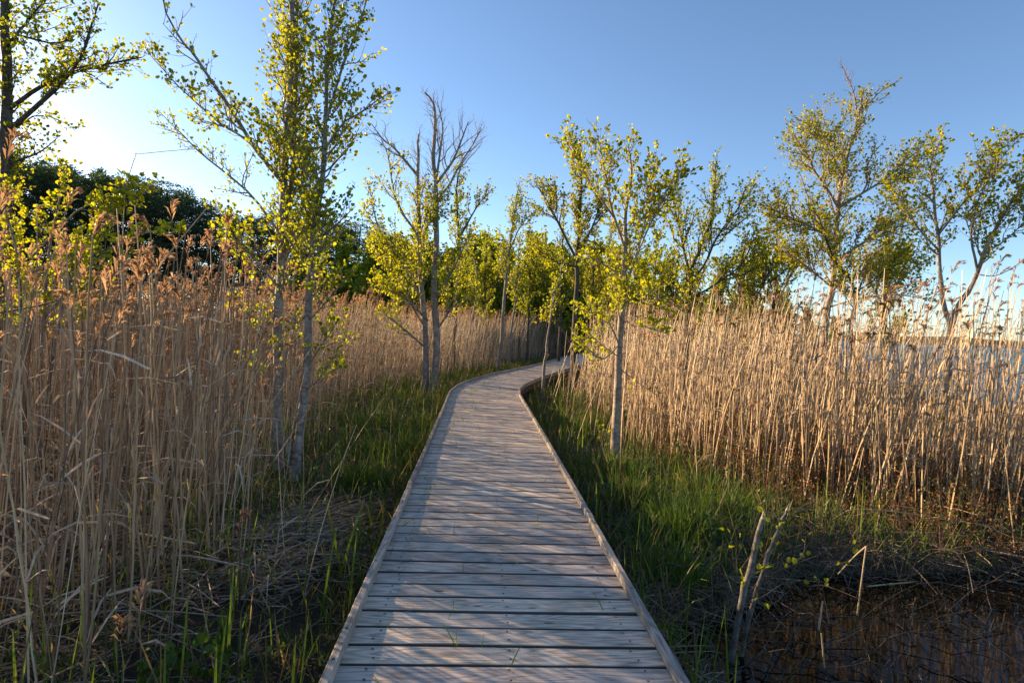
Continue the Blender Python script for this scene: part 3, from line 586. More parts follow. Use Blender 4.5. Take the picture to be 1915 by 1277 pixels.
tree('V-forked alder at the right edge of the photo with orange-lit lower trunk', [
    ([(1766, 760, 9.2), (1772, 690, 9.2), (1776, 640, 9.2), (1778, 600, 9.2)], .065, .05, dict(root=True, t0=(1.1, 1.1))),
    ([(1777, 607, 9.2), (1765, 571, 9.2), (1758, 511, 9.2), (1757, 460, 9.2), (1751, 424, 9.2), (1746, 360, 9.2), (1741, 308, 9.2), (1760, 258, 9.2)], .04, .008, dict(t0=(.35, .2))),
    ([(1780, 608, 9.2), (1795, 567, 9.1), (1815, 541, 9.0), (1828, 507, 8.9), (1845, 460, 8.8), (1880, 395, 8.7), (1915, 345, 8.6), (1940, 300, 8.6)], .045, .01, dict(t0=(.35, .2))),
    ([(1828, 507, 8.9), (1815, 440, 8.8), (1830, 370, 8.7), (1870, 300, 8.6)], .02, .005, {}),
    ([(1754, 440, 9.2), (1800, 380, 9.0), (1850, 320, 8.9), (1905, 262, 8.8)], .018, .004, {}),
    ([(1757, 470, 9.2), (1720, 430, 9.1), (1695, 390, 9.0), (1675, 340, 9)], .016, .004, {}),
    ([(1838, 475, 8.85), (1880, 450, 8.6), (1930, 400, 8.5)], .016, .004, {}),
    ([(1826, 512, 8.9), (1865, 515, 8.6), (1920, 485, 8.5)], .009, .003, dict(cover=lambda q: .2, step=(.3, .2))),
], dict(leaf=.046, step=(.10, .075), len=(.8, .4), leaf_step=.045, t0=(.32, .2), rs=1.0, dens=1.4), mat='bark', leafmat='leaf_amber', seed=26)

for lab, u, d, top, sd, mt in (('small alder standing alone far behind the right-hand reeds, its thin stem against the sky', 1381, 26, 470, 31, 'leaf_amber'),
                               ('small leafy alder between the rounded alder and the tall amber-crowned one', 1448, 19, 375, 32, 'leaf_amber'),
                               ('low alder behind the pale sunlit trunk, left of the rounded alder', 1222, 21, 430, 33, 'leaf'),
                               ('slim alder showing between the far end of the boardwalk and the pale trunk', 1135, 27, 420, 34, 'leaf'),
                               ('thin leafy sapling just left of the bent bare sapling at the far bend', 988, 26, 430, 35, 'leaf'),
                               ('thin leafy sapling between the bent bare sapling and the dark thick-trunked alder', 1048, 25, 395, 36, 'leaf'),
                               ('thin leafy sapling close right of the dark thick-trunked alder', 1106, 21, 430, 37, 'leaf_amber'),
                               ('thin leafy sapling left of the slender small-crowned alder', 905, 26, 440, 38, 'leaf'),
                               ('broad low alder showing its amber leaves behind the dark S-curved stem', 1655, 15, 420, 39, 'leaf_amber'),
                               ('thin alder filling the gap between the tall amber-crowned alder and the rounded alder', 1405, 15, 450, 40, 'leaf_amber')):
    tree(lab, [([(u - 4, 690, d), (u, 600, d), (u + 3, 520, d), (u + 6, top, d)], .08, .012, RT),
               ([(u, 580, d), (u - 25, 530, d), (u - 40, 490, d)], .03, .008, {}), ([(u + 1, 570, d), (u + 28, 520, d), (u + 42, 475, d)], .03, .008, {})],
         dict(thin, leaf=.075, step=(.16, .11), len=(1.1, .5), t0=(.3, .2)), mat='bark_dark', leafmat=mt, seed=sd)

# ------------------------------------------------------------------ the wood behind
def pine_proto(seed, h):
    r = np.random.default_rng(seed); root = empty('pine_tree', (0, 0, 0), 'tall dark pine in the shaded wood behind the left-hand reeds', 'tree', 'pines in the wood behind the reeds')
    t = MB(); z = np.linspace(-.5, h * .96, 14); P = np.stack([.12 * np.sin(z * .35 + seed), .1 * np.cos(z * .3), z], -1)
    t.tube(P, np.linspace(.22, .04, 14), 7); cr = MB(); V = []; n = 0; vals = []
    for k in range(46):
        zt = h * (.10 + .88 * (k / 46) ** .9); rad = (1.0 + 2.4 * math.sin(math.pi * min(1, .15 + .85 * (1 - (zt / h - .2) / .8)) * .62)) * r.uniform(.6, 1.1); a = k * 2.4 + r.normal(0, .3)
        if zt > h * .93: rad *= .5
        e = np.array([math.cos(a) * rad, math.sin(a) * rad, zt + .35 * rad * r.uniform(-.3, 1)]); s0 = np.array([np.interp(zt - .2 * rad, P[:, 2], P[:, 0]), np.interp(zt - .2 * rad, P[:, 2], P[:, 1]), zt - .2 * rad])
        t.tube(np.array([s0, (s0 + e) / 2 + [0, 0, -.08], e]), [.05, .035, .012], 4)
        for c_ in range(3):
            c = s0 + (e - s0) * r.uniform(.5, 1.05) + r.normal(0, .28, 3); m = 62
            d = unit(r.normal(0, 1, (m, 3)) + [0, 0, .45]); p0 = c + d * r.uniform(.0, .55, (m, 1)) * [1, 1, .6]; l = r.uniform(.16, .36, (m, 1)); w = unit(np.cross(d, r.normal(0, 1, (m, 3)))) * .05
            V.append(np.stack([p0 - w * .6, p0 + d * l * .6 - w, p0 + d * l, p0 + d * l * .6 + w], 1).reshape(-1, 3)); n += m; vals.append(np.repeat(np.clip(r.normal(.5, .22, m), 0, 1), 4))
    cr.add(np.vstack(V), np.arange(n * 4).reshape(-1, 4), 0, np.concatenate(vals))
    t.build('trunk', M['bark_pine'], root); cr.build('crown', M['needle'], root, smooth=False)
    return root
protos = [pine_proto(41, 15.5), pine_proto(42, 16.5), pine_proto(43, 14.5)]
r = np.random.default_rng(44); skyline = [(-160, 250), (0, 300), (60, 292), (130, 300), (190, 318), (250, 335), (330, 350), (400, 372), (470, 398), (540, 395), (620, 395), (680, 415), (740, 440), (800, 452), (860, 462), (930, 470)]
spots = []
for row, dep in enumerate((58, 66, 75)):
    for u in np.arange(-150 + row * 22, 900, 62 if row < 2 else 70): spots.append((u + r.normal(0, 9), dep + r.normal(0, 2) + max(0, u - 450) * .03))
for i, (u, dep) in enumerate(spots):
    o = protos[i] if i < 3 else copy_tree(protos[i % 3]); p = at(u, 600, dep); g = float(gz(p[0], p[1])); top = at(u, np.interp(u, *zip(*skyline)) + r.uniform(-4, 24), dep)[2]
    o.location = (p[0], p[1], g - .1); h0 = (15.5, 16.5, 14.5)[i % 3]; sc = (top - g) / h0; o.scale = (sc * r.uniform(1.2, 1.6), sc * r.uniform(1.2, 1.6), sc); o.rotation_euler = (0, 0, r.uniform(0, 6.28))

def leafy_proto(seed, h, w, label, group, mat, lsize):
    r = np.random.default_rng(seed); lv = Leaves(); b = MB(); sp = dict(SP, sides=(6, 4, 3), leaf=lsize, len=(w, w * .45), step=(.26, .2), leaf_step=.13, t0=(.06, .1), up=.3, rs=1.6, ang=(35, 75), bunch=4, dens=1.6)
    z = np.linspace(-.3, h, 16); P = np.stack([.1 * h * .1 * np.sin(z * .8 + seed), .08 * np.cos(z * .7 + seed), z], -1); grow(b, lv, P, .014 * h, .01, sp, 0, r)
    root = empty('leafy_tree', (0, 0, 0), label, 'tree', group); b.build('trunk', M['bark'], root); lv.build('crown', M[mat], root, (0, 0, 0), r); return root
G = 'broadleaf trees of the far wood'
bl = [leafy_proto(51 + k, 8.0, 2.7, 'pale green leafy tree of the far wood beyond the reeds', G, 'leaf_far', .21) for k in range(3)]
spots = []; r = np.random.default_rng(55)
for u, dep, top in [(560, 55, 490), (640, 50, 455), (700, 47, 440), (750, 52, 450), (800, 44, 455), (840, 50, 470), (875, 43, 455), (915, 48, 452), (950, 42, 470), (985, 46, 450), (1020, 50, 455), (1050, 44, 470), (1085, 48, 500), (1120, 52, 520), (1160, 58, 530), (1200, 62, 540), (1240, 60, 545), (1290, 66, 550), (1335, 58, 540), (1370, 62, 548), (1420, 70, 558), (1465, 66, 550), (1510, 80, 575), (900, 62, 440), (1000, 64, 455), (780, 64, 435), (1560, 95, 592), (600, 48, 500), (600, 40, 525), (680, 40, 515), (760, 38, 520), (830, 40, 510), (890, 46, 500), (960, 50, 505), (1010, 42, 520), (1060, 55, 490), (1100, 40, 545), (1150, 44, 555), (1190, 50, 560), (1250, 50, 565), (1320, 52, 565), (1400, 55, 570), (1450, 60, 575), (1510, 64, 580), (1110, 38, 455), (1150, 36, 470), (1195, 38, 480), (1240, 40, 490), (1290, 44, 505), (1340, 46, 515), (1395, 48, 528), (1450, 52, 545)]:
    spots.append((u, dep, top))
for i, (u, dep, top) in enumerate(spots):
    o = bl[i] if i < 3 else copy_tree(bl[i % 3]); p = at(u, 600, dep); g = float(gz(p[0], p[1])); t = at(u, top, dep)[2]; sc = (t - g) / 8.2
    o.location = (p[0], p[1], g - .1); o.scale = (sc * 1.05, sc * 1.05, sc); o.rotation_euler = (0, 0, r.uniform(0, 6.28))

# ------------------------------------------------------------------ reeds
def stems(b, base, H, lean, bend, rad, val, sides=3, K=6, mat=0):
    """many reed stems at once; returns tips and tip directions"""
    N = len(base); t = np.linspace(0, 1, K)[None, :, None]
    P = base[:, None, :] + np.array([0, 0, 1.0]) * H[:, None, None] * t + lean[:, None, :] * H[:, None, None] * t + bend[:, None, :] * H[:, None, None] * t ** 2.2
    P[..., 2] -= (np.linalg.norm(lean, axis=1)[:, None] ** 2 * .5 * H[:, None]) * t[..., 0]
    kink = rng.normal(0, .004, (N, K, 3)); kink[:, 0] = 0; P = P + kink
    rr = rad[:, None] * (1 - .55 * np.linspace(0, 1, K)[None, :])
    th = np.arange(sides) * 2 * math.pi / sides + 0.4
    off = np.stack([np.cos(th), np.sin(th), 0 * th], -1)
    V = P[:, :, None, :] + rr[:, :, None, None] * off[None, None]
    n = np.arange(N)[:, None, None] * K * sides; i = np.arange(K - 1)[None, :, None] * sides; k = np.arange(sides)[None, None, :]; k2 = (k + 1) % sides
    F = np.stack([n + i + k, n + i + k2, n + i + sides + k2, n + i + sides + k], -1).reshape(-1, 4)
    b.add(V, F, mat, np.repeat(val, K * sides)); return P
WIND = np.array([.75, -.45, 0])
def plumes(b, tip, d, size, val, m=26, mat=1, seed=0):
    r = np.random.default_rng(seed); N = len(tip); t = r.random((N, m, 1)) ** .8
    side = unit(r.normal(0, 1, (N, m, 3)) * [1, 1, .3] + WIND * .9 * r.choice([-1, 1, 1], (N, 1, 1)))
    ax = tip[:, None] + (d[:, None] * (1 - .45 * t) + WIND * .22 * t + np.array([0, 0, -.18]) * t ** 2) * size[:, None, None] * t
    l = size[:, None, None] * r.uniform(.22, .45, (N, m, 1)) * (1.05 - .5 * t)
    dr = unit(side * .30 + d[:, None] * .8 * (1 - .5 * t) + WIND * .35 * t + np.array([0, 0, -.15]) * t); e1 = ax + dr * l * .55; e2 = ax + dr * l + np.array([0, 0, -.32]) * l
    w = unit(np.cross(dr, r.normal(0, 1, (N, m, 3)))) * (size[:, None, None] * .014 + .0016)
    V = np.stack([ax - w * .4, e1 - w, e2, e1 + w], 2); n = N * m
    b.add(V.reshape(-1, 3), np.arange(n * 4).reshape(-1, 4), mat, np.clip(np.repeat(val, m * 4) + np.repeat(r.normal(0, .15, n), 4), 0, 1))
def ribbons(b, p0, d, L, w, droop, val, mat, r):
    """narrow blades of three segments from p0 along d, drooping"""
    N = len(p0); W = unit(np.cross(d, r.normal(0, 1, (N, 3)) + [0, 0, .01])) * w[:, None]; g = np.array([0, 0, -1.0]) * droop[:, None]
    L = L[:, None]; P1 = p0 + d * L * .4 + g * L * .12; P2 = p0 + d * L * .75 + g * L * .45; P3 = p0 + d * L + g * L * .95
    V = np.stack([p0 - W * .7, p0 + W * .7, P1 - W, P1 + W, P2 - W * .7, P2 + W * .7, P3], 1); i = np.arange(N)[:, None] * 7
    b.add(V.reshape(-1, 3), np.concatenate([i + [[0, 1, 3, 2]], i + [[2, 3, 5, 4]]]), mat, np.repeat(val, 7)); b.add(V.reshape(-1, 3)[:0], np.zeros((0, 4), int))
    n0 = b.n - N * 7; b.f.append(i + np.array([[4, 5, 6]]) + n0); b.m.append(np.full(N, mat))

def bed_points(r):
    X = []
    n = 150000; x = r.uniform(-34, 5, n); y = r.uniform(1.2, 48, n) ** 1.0; d = left_d(x, y) + r.normal(0, .12, n)
    cl = .55 + .9 * (.5 + .5 * np.sin(x * 4.1 + 2 * np.sin(y * 2.7)) * np.sin(y * 4.7 + 2 * np.sin(x * 1.9))); dens = cl * np.where(d < 1.6, 56, np.where(d < 3.5, 42, np.where(d < 8, 22, 11))) * np.clip(1.25 - y / 45, .4, 1); dens = np.where(d < 0, 0, dens) * np.where(d < .5, .35 + d, 1)
    far = y > 22; dens = np.where(far & (d > 5), dens * .5, dens); keep = r.random(n) < dens / 82.; keep &= np.abs(np.arctan2(x, y)) < R_(52)
    X.append(np.stack([x, y, d, 0 * x], -1)[keep])
    n = 150000; x = r.uniform(1.5, 34, n); y = r.uniform(3.5, 50, n); d = right_d(x, y) + r.normal(0, .14, n)
    lk = lake_d(x, y); cl = .6 + .8 * (.5 + .5 * np.sin(x * 4.1 + 2 * np.sin(y * 2.7)) * np.sin(y * 4.7 + 2 * np.sin(x * 1.9))); dens = cl * np.where(d < 1.8, 72, np.where(d < 3.5, 42, 14)); dens = np.where(d < 0, 0, dens) * np.where(d < .5, .35 + d, 1) * (lk < 2.5) * np.where((y > 12) & (d < 1.6), .45, 1)
    dens = dens * np.clip(1.2 - y / 40, .35, 1) * np.where(x > 6.4, np.where(d > 1.6, .25, .62), 1); dens = np.where(pool_d(x, y) > .1, 0, dens)
    keep = (r.random(n) < dens / 100.) & (np.abs(np.arctan2(x, y)) < R_(52)); X.append(np.stack([x, y, d, 0 * x + 1], -1)[keep])
    # stray stems that thin out in front of both beds
    n = 9000; x = r.uniform(-3.6, 8, n); y = r.uniform(2, 16, n); a = left_d(x, y); c = right_d(x, y); d = np.maximum(a, c)
    keep = (d < 0) & (r.random(n) < .55 * np.exp(d / .32)) & (path_d(x, y) > HALF + .22) & (pool_d(x, y) < -.1); X.append(np.stack([x, y, d, 1.0 * (c > a)], -1)[keep])
    return np.concatenate(X)
def reed_shape(n, xb, y, right, r):
    H = np.where(right > .5, r.normal(2.20, .24, n), r.normal(2.12, .19, n)); H = np.where(r.random(n) < np.where(right > .5, .2, .1), H * r.uniform(1.08, 1.3, n), H)
    H = H * (1 + .09 * np.sin(xb * .9 + 1.3 * np.sin(y * .7)) * np.sin(y * 1.1 + xb * .4)); br = r.random(n) < .24; H = np.where(br, H * r.uniform(.35, .9, n), H); lean = r.normal(0, .075, (n, 3)) * [1, 1, 0] + np.array([.035, -.015, 0]); wild = r.random(n) < .10
    H = np.minimum(H, np.where(right > .5, 2.8, 2.55)); lean = np.where(wild[:, None], lean * 3.5, lean); q = np.linalg.norm(lean, axis=1); lean = lean * (np.minimum(q, .55) / np.maximum(q, 1e-6))[:, None]; return H, br, lean
def reed_bed():
    r = np.random.default_rng(61); X = bed_points(r); n = len(X); print('reed stems', n)
    base = np.stack([X[:, 0], X[:, 1], gz(X[:, 0], X[:, 1]) - .05], -1); H, br, lean = reed_shape(n, X[:, 0], X[:, 1], X[:, 3], r); H = np.where(X[:, 2] < 0, H * r.uniform(.2, .95, n), H)
    b = MB(); bend = np.where(br, 0, 1)[:, None] * (r.normal(.05, .05, (n, 1)) * WIND + r.normal(0, .03, (n, 3)) * [1, 1, 0])
    val = np.clip(r.normal(np.where(X[:, 3] > .5, .52, .42), .26, n), 0, 1); rad = r.uniform(.0034, .0085, n) * np.where(X[:, 3] > .5, 1, .82) * (1 + X[:, 1] * .02)
    P = stems(b, base, H, lean, bend, rad, val); k = ((~br) | (r.random(n) < .15)) & (r.random(n) < np.where(X[:, 3] > .5, .42, .62)); d = unit(P[:, -1] - P[:, -3])
    plumes(b, P[k, -1] - d[k] * .03, d[k], r.uniform(.15, .38, k.sum()), np.clip(r.normal(.5, .2, k.sum()), 0, 1), 24, 1, 5)
    m = int(n * 1.5); j = r.integers(0, n, m); lv = r.integers(1, 5, m); p0 = P[j, lv]; dd = unit(r.normal(0, 1, (m, 3)) * [1, 1, .2] + [0, 0, .75] + WIND * .3)
    ribbons(b, p0, dd, r.uniform(.12, .45, m), r.uniform(.003, .009, m), r.uniform(.1, 1.3, m), np.clip(r.normal(.5, .25, m), 0, 1), 2, r)
    tag(b.build('reeds', [M['reed'], M['plume'], M['straw']], smooth=False), 'dense beds of dry tan reeds on both sides of the boardwalk', 'reeds', kind='stuff')
reed_bed()

# the front row: single stems one can tell apart
def reed_protos():
    out = []; r = np.random.default_rng(71)
    for k in range(9):
        b = MB(); h = 2.15 + .12 * (k % 3); tt = np.linspace(0, 1, 9); br = k in (3, 7)
        if br: h *= .7
        P = np.stack([r.normal(0, .02) * tt + .05 * tt ** 2, r.normal(0, .02) * tt - .03 * tt ** 2, h * tt], -1) + r.normal(0, .004, (9, 3)) * (tt[:, None] > 0)
        b.tube(P, np.linspace(.0060, .0030, 9) * (1 + .18 * (np.arange(9) % 2)), 5, 0, .18 + .07 * k)
        m = 3; j = r.integers(2, 7, m); ribbons(b, P[j], unit(r.normal(0, 1, (m, 3)) * [1, 1, .2] + [0, 0, .8]), r.uniform(.2, .45, m), r.uniform(.004, .007, m), r.uniform(.2, 1, m), r.uniform(.4, .8, m), 1, r)
        o = b.build('reed', [M['reed'], M['straw']]); 
        if not br and k != 5:
            pb = MB(); d = unit(P[-1] - P[-3]); plumes(pb, P[-1:] - d * .03, d[None], np.array([.25]), np.array([.5]), 46, 0, 100 + k); pb.build('plume', M['plume'], o)
        out.append(o)
    return out
rp = reed_protos(); r = np.random.default_rng(72); cnt = {0: 0, 1: 0}; used = 0
LAB = {0: ('dry tan reed stem in the front row of the left-hand reed bed', 'front reeds left of the boardwalk'), 1: ('dry sunlit reed stem in the front row of the right-hand reed bed', 'front reeds right of the boardwalk')}
tries = 0
while min(cnt.values()) < 110 and tries < 60000:
    tries += 1; side = int(r.random() < .5)
    if cnt[side] >= 110: continue
    if side == 0: x, y = r.uniform(-4.4, -1.7), r.uniform(2.2, 9); d = float(left_d(np.array([x]), np.array([y]))[0]); vis = abs(math.atan2(x, y)) < R_(44)
    else: x, y = r.uniform(1.9, 6.5), r.uniform(5.2, 12); d = float(right_d(np.array([x]), np.array([y]))[0]); vis = abs(math.atan2(x, y)) < R_(41)
    if not vis or d < -.12 or d > .32: continue
    k = int(r.integers(0, 9)); cnt[side] += 1
    o = rp[k] if not rp[k].get('label') else copy_tree(rp[k]); tag(o, LAB[side][0], 'reed', LAB[side][1])
    o.location = (x, y, float(gz(x, y)) - .04); sc = r.uniform(.85, 1.1); o.scale = (1.1, 1.1, sc); o.rotation_euler = (r.normal(0, .075), r.normal(.03, .075), r.uniform(0, 6.28))

# leaning, fallen and broken stalks one can point at
def stalk(label, pts, r0, r1, plume=False, name='reed_stalk', cat='reed stalk', val=.7):
    P = smooth(np.array([p if len(p) == 3 and False else at(*p) for p in pts]), 12); b = MB(); b.tube(P, np.linspace(r0, r1, 12), 6, 0, val); o = b.build(name, M['reed'], None, P[0]); tag(o, label, cat)
    if plume:
        pb = MB(); d = unit(P[-1] - P[-2]); plumes(pb, P[-1:], d[None], np.array([.22]), np.array([.5]), 30, 0, 9); pb.build('plume', M['plume'], o, P[0])
    return o
stalk('long pale stalk leaning right across the left-hand reeds, ending left of the three-stemmed alder', [(320, 960, 4.6), (348, 853, 4.6), (390, 740, 4.6), (430, 646, 4.6)], .009, .006)
stalk('pale stalk leaning right whose tip touches the three-stemmed alder trunk', [(350, 950, 5.0), (391, 853, 5.0), (450, 745, 5.0), (517, 641, 5.0)], .009, .006)
stalk('thin tan stalk slanting across the foot of the three-stemmed alder', [(430, 890, 5.4), (448, 853, 5.4), (510, 750, 5.4), (583, 652, 5.4)], .007, .004)
stalk('long broken stalk slanting over the top of the left-hand reeds against the dark pines', [(150, 740, 5.6), (207, 628, 5.6), (300, 495, 5.6), (390, 385, 5.6)], .011, .006)
stalk('dead cane above the left-hand reeds, bent sharply over to touch a tree limb', [(228, 560, 7.0), (230, 440, 7.0), (236, 351, 7.0), (254, 291, 7.0), (262, 288, 7.0), (366, 278, 7.0)], .006, .0035, val=.55)
stalk('short pale stick lying level across the lower left reeds', [(257, 998, 3.9), (310, 1006, 3.9), (368, 1017, 3.9)], .0085, .008)
stalk('thin straight straw lying level in front of the pale straw mat', [(355, 978, 4.6), (500, 980, 4.65), (640, 968, 4.7)], .004, .003)
stalk('long fallen reed arching low over the bog at the right edge', [(1915, 992, 5.3), (1800, 976, 5.4), (1700, 960, 5.5), (1640, 953, 5.5), (1590, 953, 5.5), (1556, 972, 5.5)], .006, .004, True)
stalk('upright pale reed stalk standing in the dark pool', [(1603, 1150, 4.0), (1612, 1080, 4.0), (1620, 1020, 4.0)], .006, .005)
stalk('tan stalk snapped over from the tip of the upright one in the pool', [(1620, 1021, 4.0), (1598, 1040, 4.05), (1567, 1073, 4.1)], .005, .004)
stalk('short pale stick poking out of the pool near the twin cut stems', [(1531, 1176, 3.6), (1535, 1150, 3.6), (1538, 1124, 3.6)], .006, .005)
stalk('thin pale straw floating upright near the bottom of the dark pool', [(1541, 1247, 3.15), (1539, 1215, 3.15), (1536, 1184, 3.15)], .005, .004)
stalk('pale straw lying along the back bank of the pool', [(1623, 1096, 4.5), (1660, 1092, 4.55), (1707, 1088, 4.6)], .006, .005)
stalk('thin leaning straw above the bog plants at the right edge', [(1780, 850, 6.4), (1840, 890, 6.0), (1915, 933, 5.6)], .006, .005)
stalk('bent dead branch reaching in from the left edge across the reed plumes', [(-20, 588, 4.2), (60, 574, 4.2), (110, 561, 4.2), (150, 550, 4.25), (200, 528, 4.3)], .008, .003, name='dead_branch', cat='branch', val=.05)
stalk('pale broken stub standing between the far boardwalk and the right-hand reeds', [(1047, 722, 15), (1046, 690, 15)], .03, .025, name='broken_stub', cat='stump', val=.6)

# two cut stems with fresh shoots at the edge of the pool
def brush(label, n, box, h, seed, mat='bark_dark'):
    r = np.random.default_rng(seed); b = MB(); c = np.array([(box[0] + box[1]) / 2, (box[2] + box[3]) / 2]); o0 = np.array([c[0], c[1], -.5])
    for _ in range(n):
        x, y = r.uniform(box[0], box[1]), r.uniform(box[2], box[3]); L = r.uniform(.25, .9); d = unit(np.array([r.normal(0, 1), r.normal(-.15, .7), r.normal(.22, .3)])); t = np.linspace(0, 1, 6)[:, None]
        P = np.array([x, y, max(float(gz(x, y)), -.51) + r.uniform(0, h)]) + d * L * t + np.array([0, 0, -.25]) * L * t ** 2; P = wiggle(P, r, .05); ra = r.uniform(.0018, .0055); b.tube(P, np.linspace(ra, ra * .4, 6), 4, 0, .5)
        for i in range(2, 6):
            if r.random() < .6: a = unit(d + r.normal(0, .8, 3)); b.tube(np.stack([P[i], P[i] + a * r.uniform(.05, .25)]), [ra * .5, ra * .25], 3, 0, .5)
    return tag(b.build('brushwood', M[mat], None, o0), label, 'brush')
brush('dark tangle of dead twigs along the back bank of the pool', 260, (1.9, 5.2, 4.45, 5.5), .22, 131)
brush('dark dead twigs around the foot of the twin cut stems', 90, (1.2, 2.4, 3.0, 4.6), .16, 132)
brush('thin sunken twigs sticking up in the middle of the dark pool', 45, (2.0, 4.6, 2.9, 4.2), .03, 133)
def cut_stems():
    P1 = np.array([at(1368, 1212, 3.42), at(1385, 1130, 3.42), at(1405, 1060, 3.42), at(1415, 1010, 3.42), at(1426, 968, 3.42)]); P2 = np.array([at(1384, 1208, 3.5), at(1410, 1120, 3.52), at(1440, 1030, 3.52), at(1457, 985, 3.52), at(1472, 952, 3.52)])
    o0 = P1[0].copy(); o0[2] = -.42; sh = MB(); root = empty('cut_sapling', o0, 'twin cut-off grey stems with fresh green shoots beside the dark pool', 'stump'); r = np.random.default_rng(81); lv = Leaves()
    for P, ra, rb in ((P1, .021, .014), (P2, .016, .009)):
        P[0, 2] -= .1; Q = smooth(P, 18) + r.normal(0, .0035, (18, 3)); b = MB(); rr = np.linspace(ra, rb, 18) * (1 + r.normal(0, .10, 18)); b.tube(Q, rr, 9); s = b.build('stem', M['bark_stump'], root, o0)
        c = MB(); d = unit(Q[-1] - Q[-3]); c.tube(np.array([Q[-1] - d * .001, Q[-1] + d * .010, Q[-1] + d * .022]), [rb * .97, rb * .85, rb * .3], 8)
        for _ in range(5):
            a = r.uniform(0, 6.28); side = unit(np.cross(d, [math.cos(a), math.sin(a), .3])); q0 = Q[-1] + side * rb * .55; c.tube(np.array([q0 - d * .004, q0 + d * r.uniform(.012, .035), q0 + d * r.uniform(.036, .06)]), [rb * .4, rb * .25, rb * .06], 4)
        for t in (5, 7, 8, 10, 11, 12):
            a = unit(r.normal(0, 1, 3) + [0, -.3, .4]); L = r.uniform(.05, .22); q = np.stack([Q[t] + a * L * u + np.array([0, 0, .2]) * L * u * u for u in np.linspace(0, 1, 4)]); tb = b
            for u in (.5, .8, 1.0):
                if r.random() < .85: lv.put(Q[t] + a * L * u, unit(a + r.normal(0, .5, 3) + [0, 0, .3]), r.uniform(.03, .05))
            sh.tube(q, np.linspace(.0022, .0012, 4), 3)
        c.build('cut_end', M['cutwood'], s, o0)
    tw = sh
    for pts in ([(1395, 1130), (1450, 1085), (1520, 1082), (1560, 1050), (1600, 1015)], [(1400, 1110), (1460, 1060), (1500, 1040), (1530, 1035)], [(1520, 1082), (1550, 1090)], [(1390, 1100), (1430, 1130), (1450, 1170), (1470, 1230)], [(1440, 1075), (1490, 1050), (1510, 1000)], [(1545, 1060), (1575, 1055), (1595, 1035)]):
        Q = smooth(np.array([at(u, v, 3.5 + .1 * i) for i, (u, v) in enumerate(pts)]), 8); tw.tube(wiggle(Q, r, .02), np.linspace(.0038, .0016, 8), 5)
        for i in range(2, 8):
            if r.random() < .5: a = unit(r.normal(0, 1, 3) + [.3, 0, .3]); tw.tube(np.array([Q[i], Q[i] + a * r.uniform(.05, .16)]), [.0025, .0015], 3)
            if r.random() < .4: lv.put(Q[i], unit(r.normal(0, .6, 3) + [0, 0, .7]), r.uniform(.03, .05))
    tw.build('twigs', M['bark_dark'], root, o0); lv.build('shoot_leaves', M['leaf'], root, o0, r)
cut_stems()

def seedling(label, base, n, h, leaf, seed, mat='leaf', spread=.12, name='alder_seedling', cat='plant'):
    r = np.random.default_rng(seed); base = np.array([base[0], base[1], float(gz(base[0], base[1]))]); root = empty(name, base, label, cat); lv = Leaves(); b = MB()
    for k in range(n):
        a = r.uniform(0, 6.28); e = base + np.array([math.cos(a) * spread * r.uniform(.3, 1), math.sin(a) * spread * r.uniform(.3, 1), h * r.uniform(.6, 1.05)]); Q = smooth(np.array([base - [0, 0, .03], base * .5 + e * .5 + r.normal(0, .01, 3), e]), 7); b.tube(Q, np.linspace(.004, .002, 7), 4)
        for i in range(2, 7):
            for _ in range(2 if i > 4 else 1): lv.put(Q[i], unit(r.normal(0, .8, 3) + [0, -.2, .35]), leaf * r.uniform(.6, 1.15))
    b.build('stem', M['bark'], root, base); lv.build('leaves', M[mat], root, base, r, shape=.9); return root
M['leaf_round'] = leafy('round_leaf', [(0, (.035, .075, .012)), (.6, (.07, .13, .02)), (1, (.14, .16, .03))], (1.3, 1.4, .7), .3)
g = gp(395, 1262); seedling('small plant with round dark green leaves at the bottom left in front of the reeds', g, 5, .34, .07, 91, 'leaf_round', .16)
g = gp(290, 1277); seedling('low round-leaved plant at the bottom edge left of the taller round-leaved one', g, 4, .22, .06, 92, 'leaf_round', .14)
g = gp(1130, 850); seedling('knee-high sapling with yellow-green leaves just left of the pale sunlit trunk', g, 4, .52, .055, 93, 'leaf', .16)
g = gp(1340, 1050); seedling('small leafy plant left of the twin cut stems', g, 3, .3, .05, 94, 'leaf_round', .12)
g = gp(1260, 1230); seedling('low leafy plant beside the boardwalk rail at the bottom right', g, 4, .2, .045, 95, 'leaf_round', .12)
g = gp(1600, 880); seedling('yellow-leaved shoot among the right-hand reed stems', g, 7, 1.75, .042, 96, 'leaf', .5)
g = gp(1420, 880); seedling('low green shoot at the foot of the right-hand reeds', g, 5, .6, .042, 97, 'leaf', .28)
g = gp(1720, 930); seedling('tall thin leafy shoot among the reeds below the V-forked alder', g, 5, 1.5, .042, 98, 'leaf', .4)

